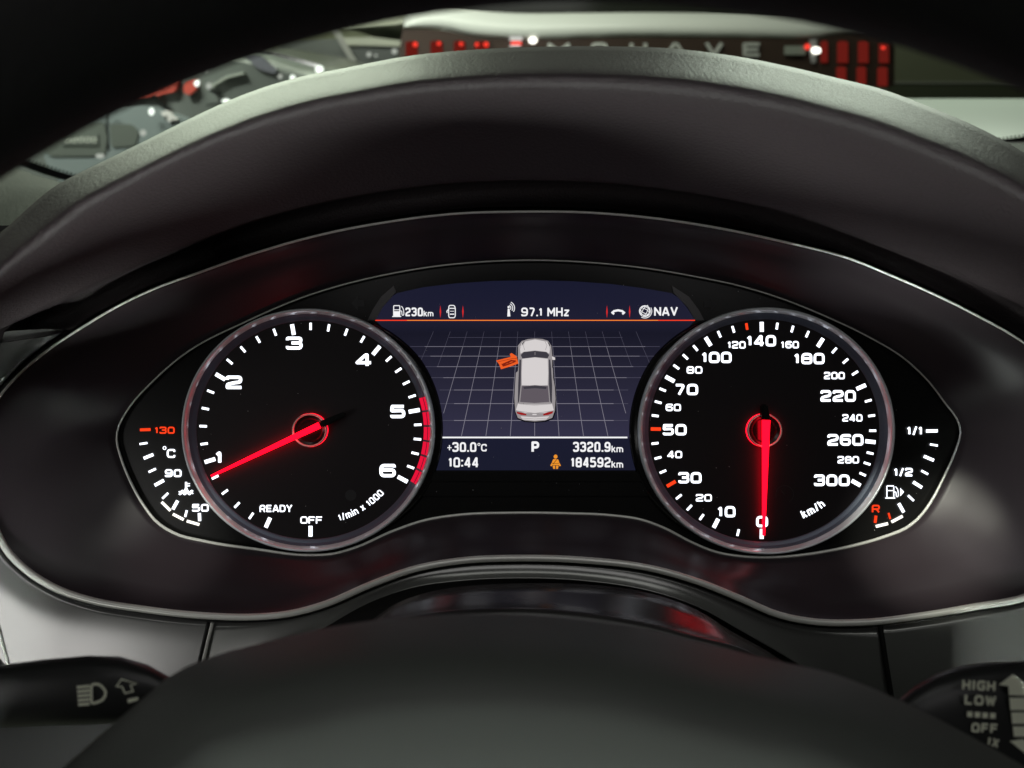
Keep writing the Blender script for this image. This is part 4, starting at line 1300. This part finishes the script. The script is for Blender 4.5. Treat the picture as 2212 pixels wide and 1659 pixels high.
obj('scale_block', put(poly2([R1(1750, 1440), R1(1860, 1425), R1(1925, 1500), R1(1900, 1560)]), zs), M_print, rs)

# ------------------------------------------------------------------ steering wheel
ZW = .208
q1, q2, q3 = u(0, 345, ZW), u(1290, -24, ZW), u(2212, 155, ZW)
def circ(a, b_, c):
    d = 2 * (a.x * (b_.y - c.y) + b_.x * (c.y - a.y) + c.x * (a.y - b_.y))
    ux = ((a.x**2 + a.y**2) * (b_.y - c.y) + (b_.x**2 + b_.y**2) * (c.y - a.y) + (c.x**2 + c.y**2) * (a.y - b_.y)) / d
    uy = ((a.x**2 + a.y**2) * (c.x - b_.x) + (b_.x**2 + b_.y**2) * (a.x - c.x) + (c.x**2 + c.y**2) * (b_.x - a.x)) / d
    return Vector((ux, uy, ZW)), math.hypot(a.x - ux, a.y - uy)
wc, wr = circ(q1, q2, q3)
sw = thing('steering_wheel', 'black leather steering wheel in the near foreground, out of focus', 'steering wheel', wc)
RT = .0155
obj('rim', tube([wc + Vector(((wr + RT) * math.cos(2 * math.pi * k / 128), (wr + RT) * math.sin(2 * math.pi * k / 128), 0)) for k in range(128)], RT, closed=True, n=24), M_wheel, sw, smooth=True)
PT = [(135, 1659), (225, 1580), (300, 1516), (375, 1455), (450, 1421), (600, 1381), (700, 1357), (800, 1341), (900, 1331), (1000, 1326), (1106, 1328), (1256, 1338), (1406, 1361), (1506, 1386), (1606, 1411), (1706, 1433), (1806, 1457), (1906, 1496), (2006, 1542), (2106, 1596), (2212, 1655)]
PC = Vector((1150, 2380, 0))
outl = PT + [(2330, 1740), (2480, 1950), (2560, 2250), (2540, 2600), (2400, 2950), (2000, 3250), (1500, 3380), (1150, 3400), (800, 3380), (300, 3250), (-100, 2950), (-240, 2600), (-260, 2250), (-180, 1980), (-40, 1800)]
oc = catmull([(p[0], p[1], 0) for p in outl], 160, closed=True)
rows = []
for k, z in ((.97, .118), (.995, .138), (1.0, .150), (.992, .162), (.975, .174), (.95, .184), (.92, .1918), (.885, .1970), (.845, .2000), (.79, .2022), (.65, .2045), (.4, .2065), (.02, .2075)):
    # the pad keeps its real outline; k shrinks it in the picture, so each ring is set at its own depth
    rows.append([u(*(PC + (p - PC) * k).to_2d(), z) for p in oc])
V_, F_ = loft(rows, closed=True)
F_.append(tuple(range((len(rows) - 1) * 160, len(rows) * 160)))
fix_normals(obj('airbag_pad', (V_, F_), M_pad, sw, smooth=True))
for ang, ww in ((0, .022), (180, .022), (270, .024)):
    a = math.radians(ang)
    d = Vector((math.cos(a), math.sin(a), 0))
    pts = [wc + d * (wr * t) + Vector((0, 0, -.02 + .02 * t)) for t in (.35, .6, .85, 1.06)]
    obj('spoke', tube(pts, [ww * 1.2, ww, ww * .8, ww * .7], n=16, flat=.35), M_wheel, sw, smooth=True)
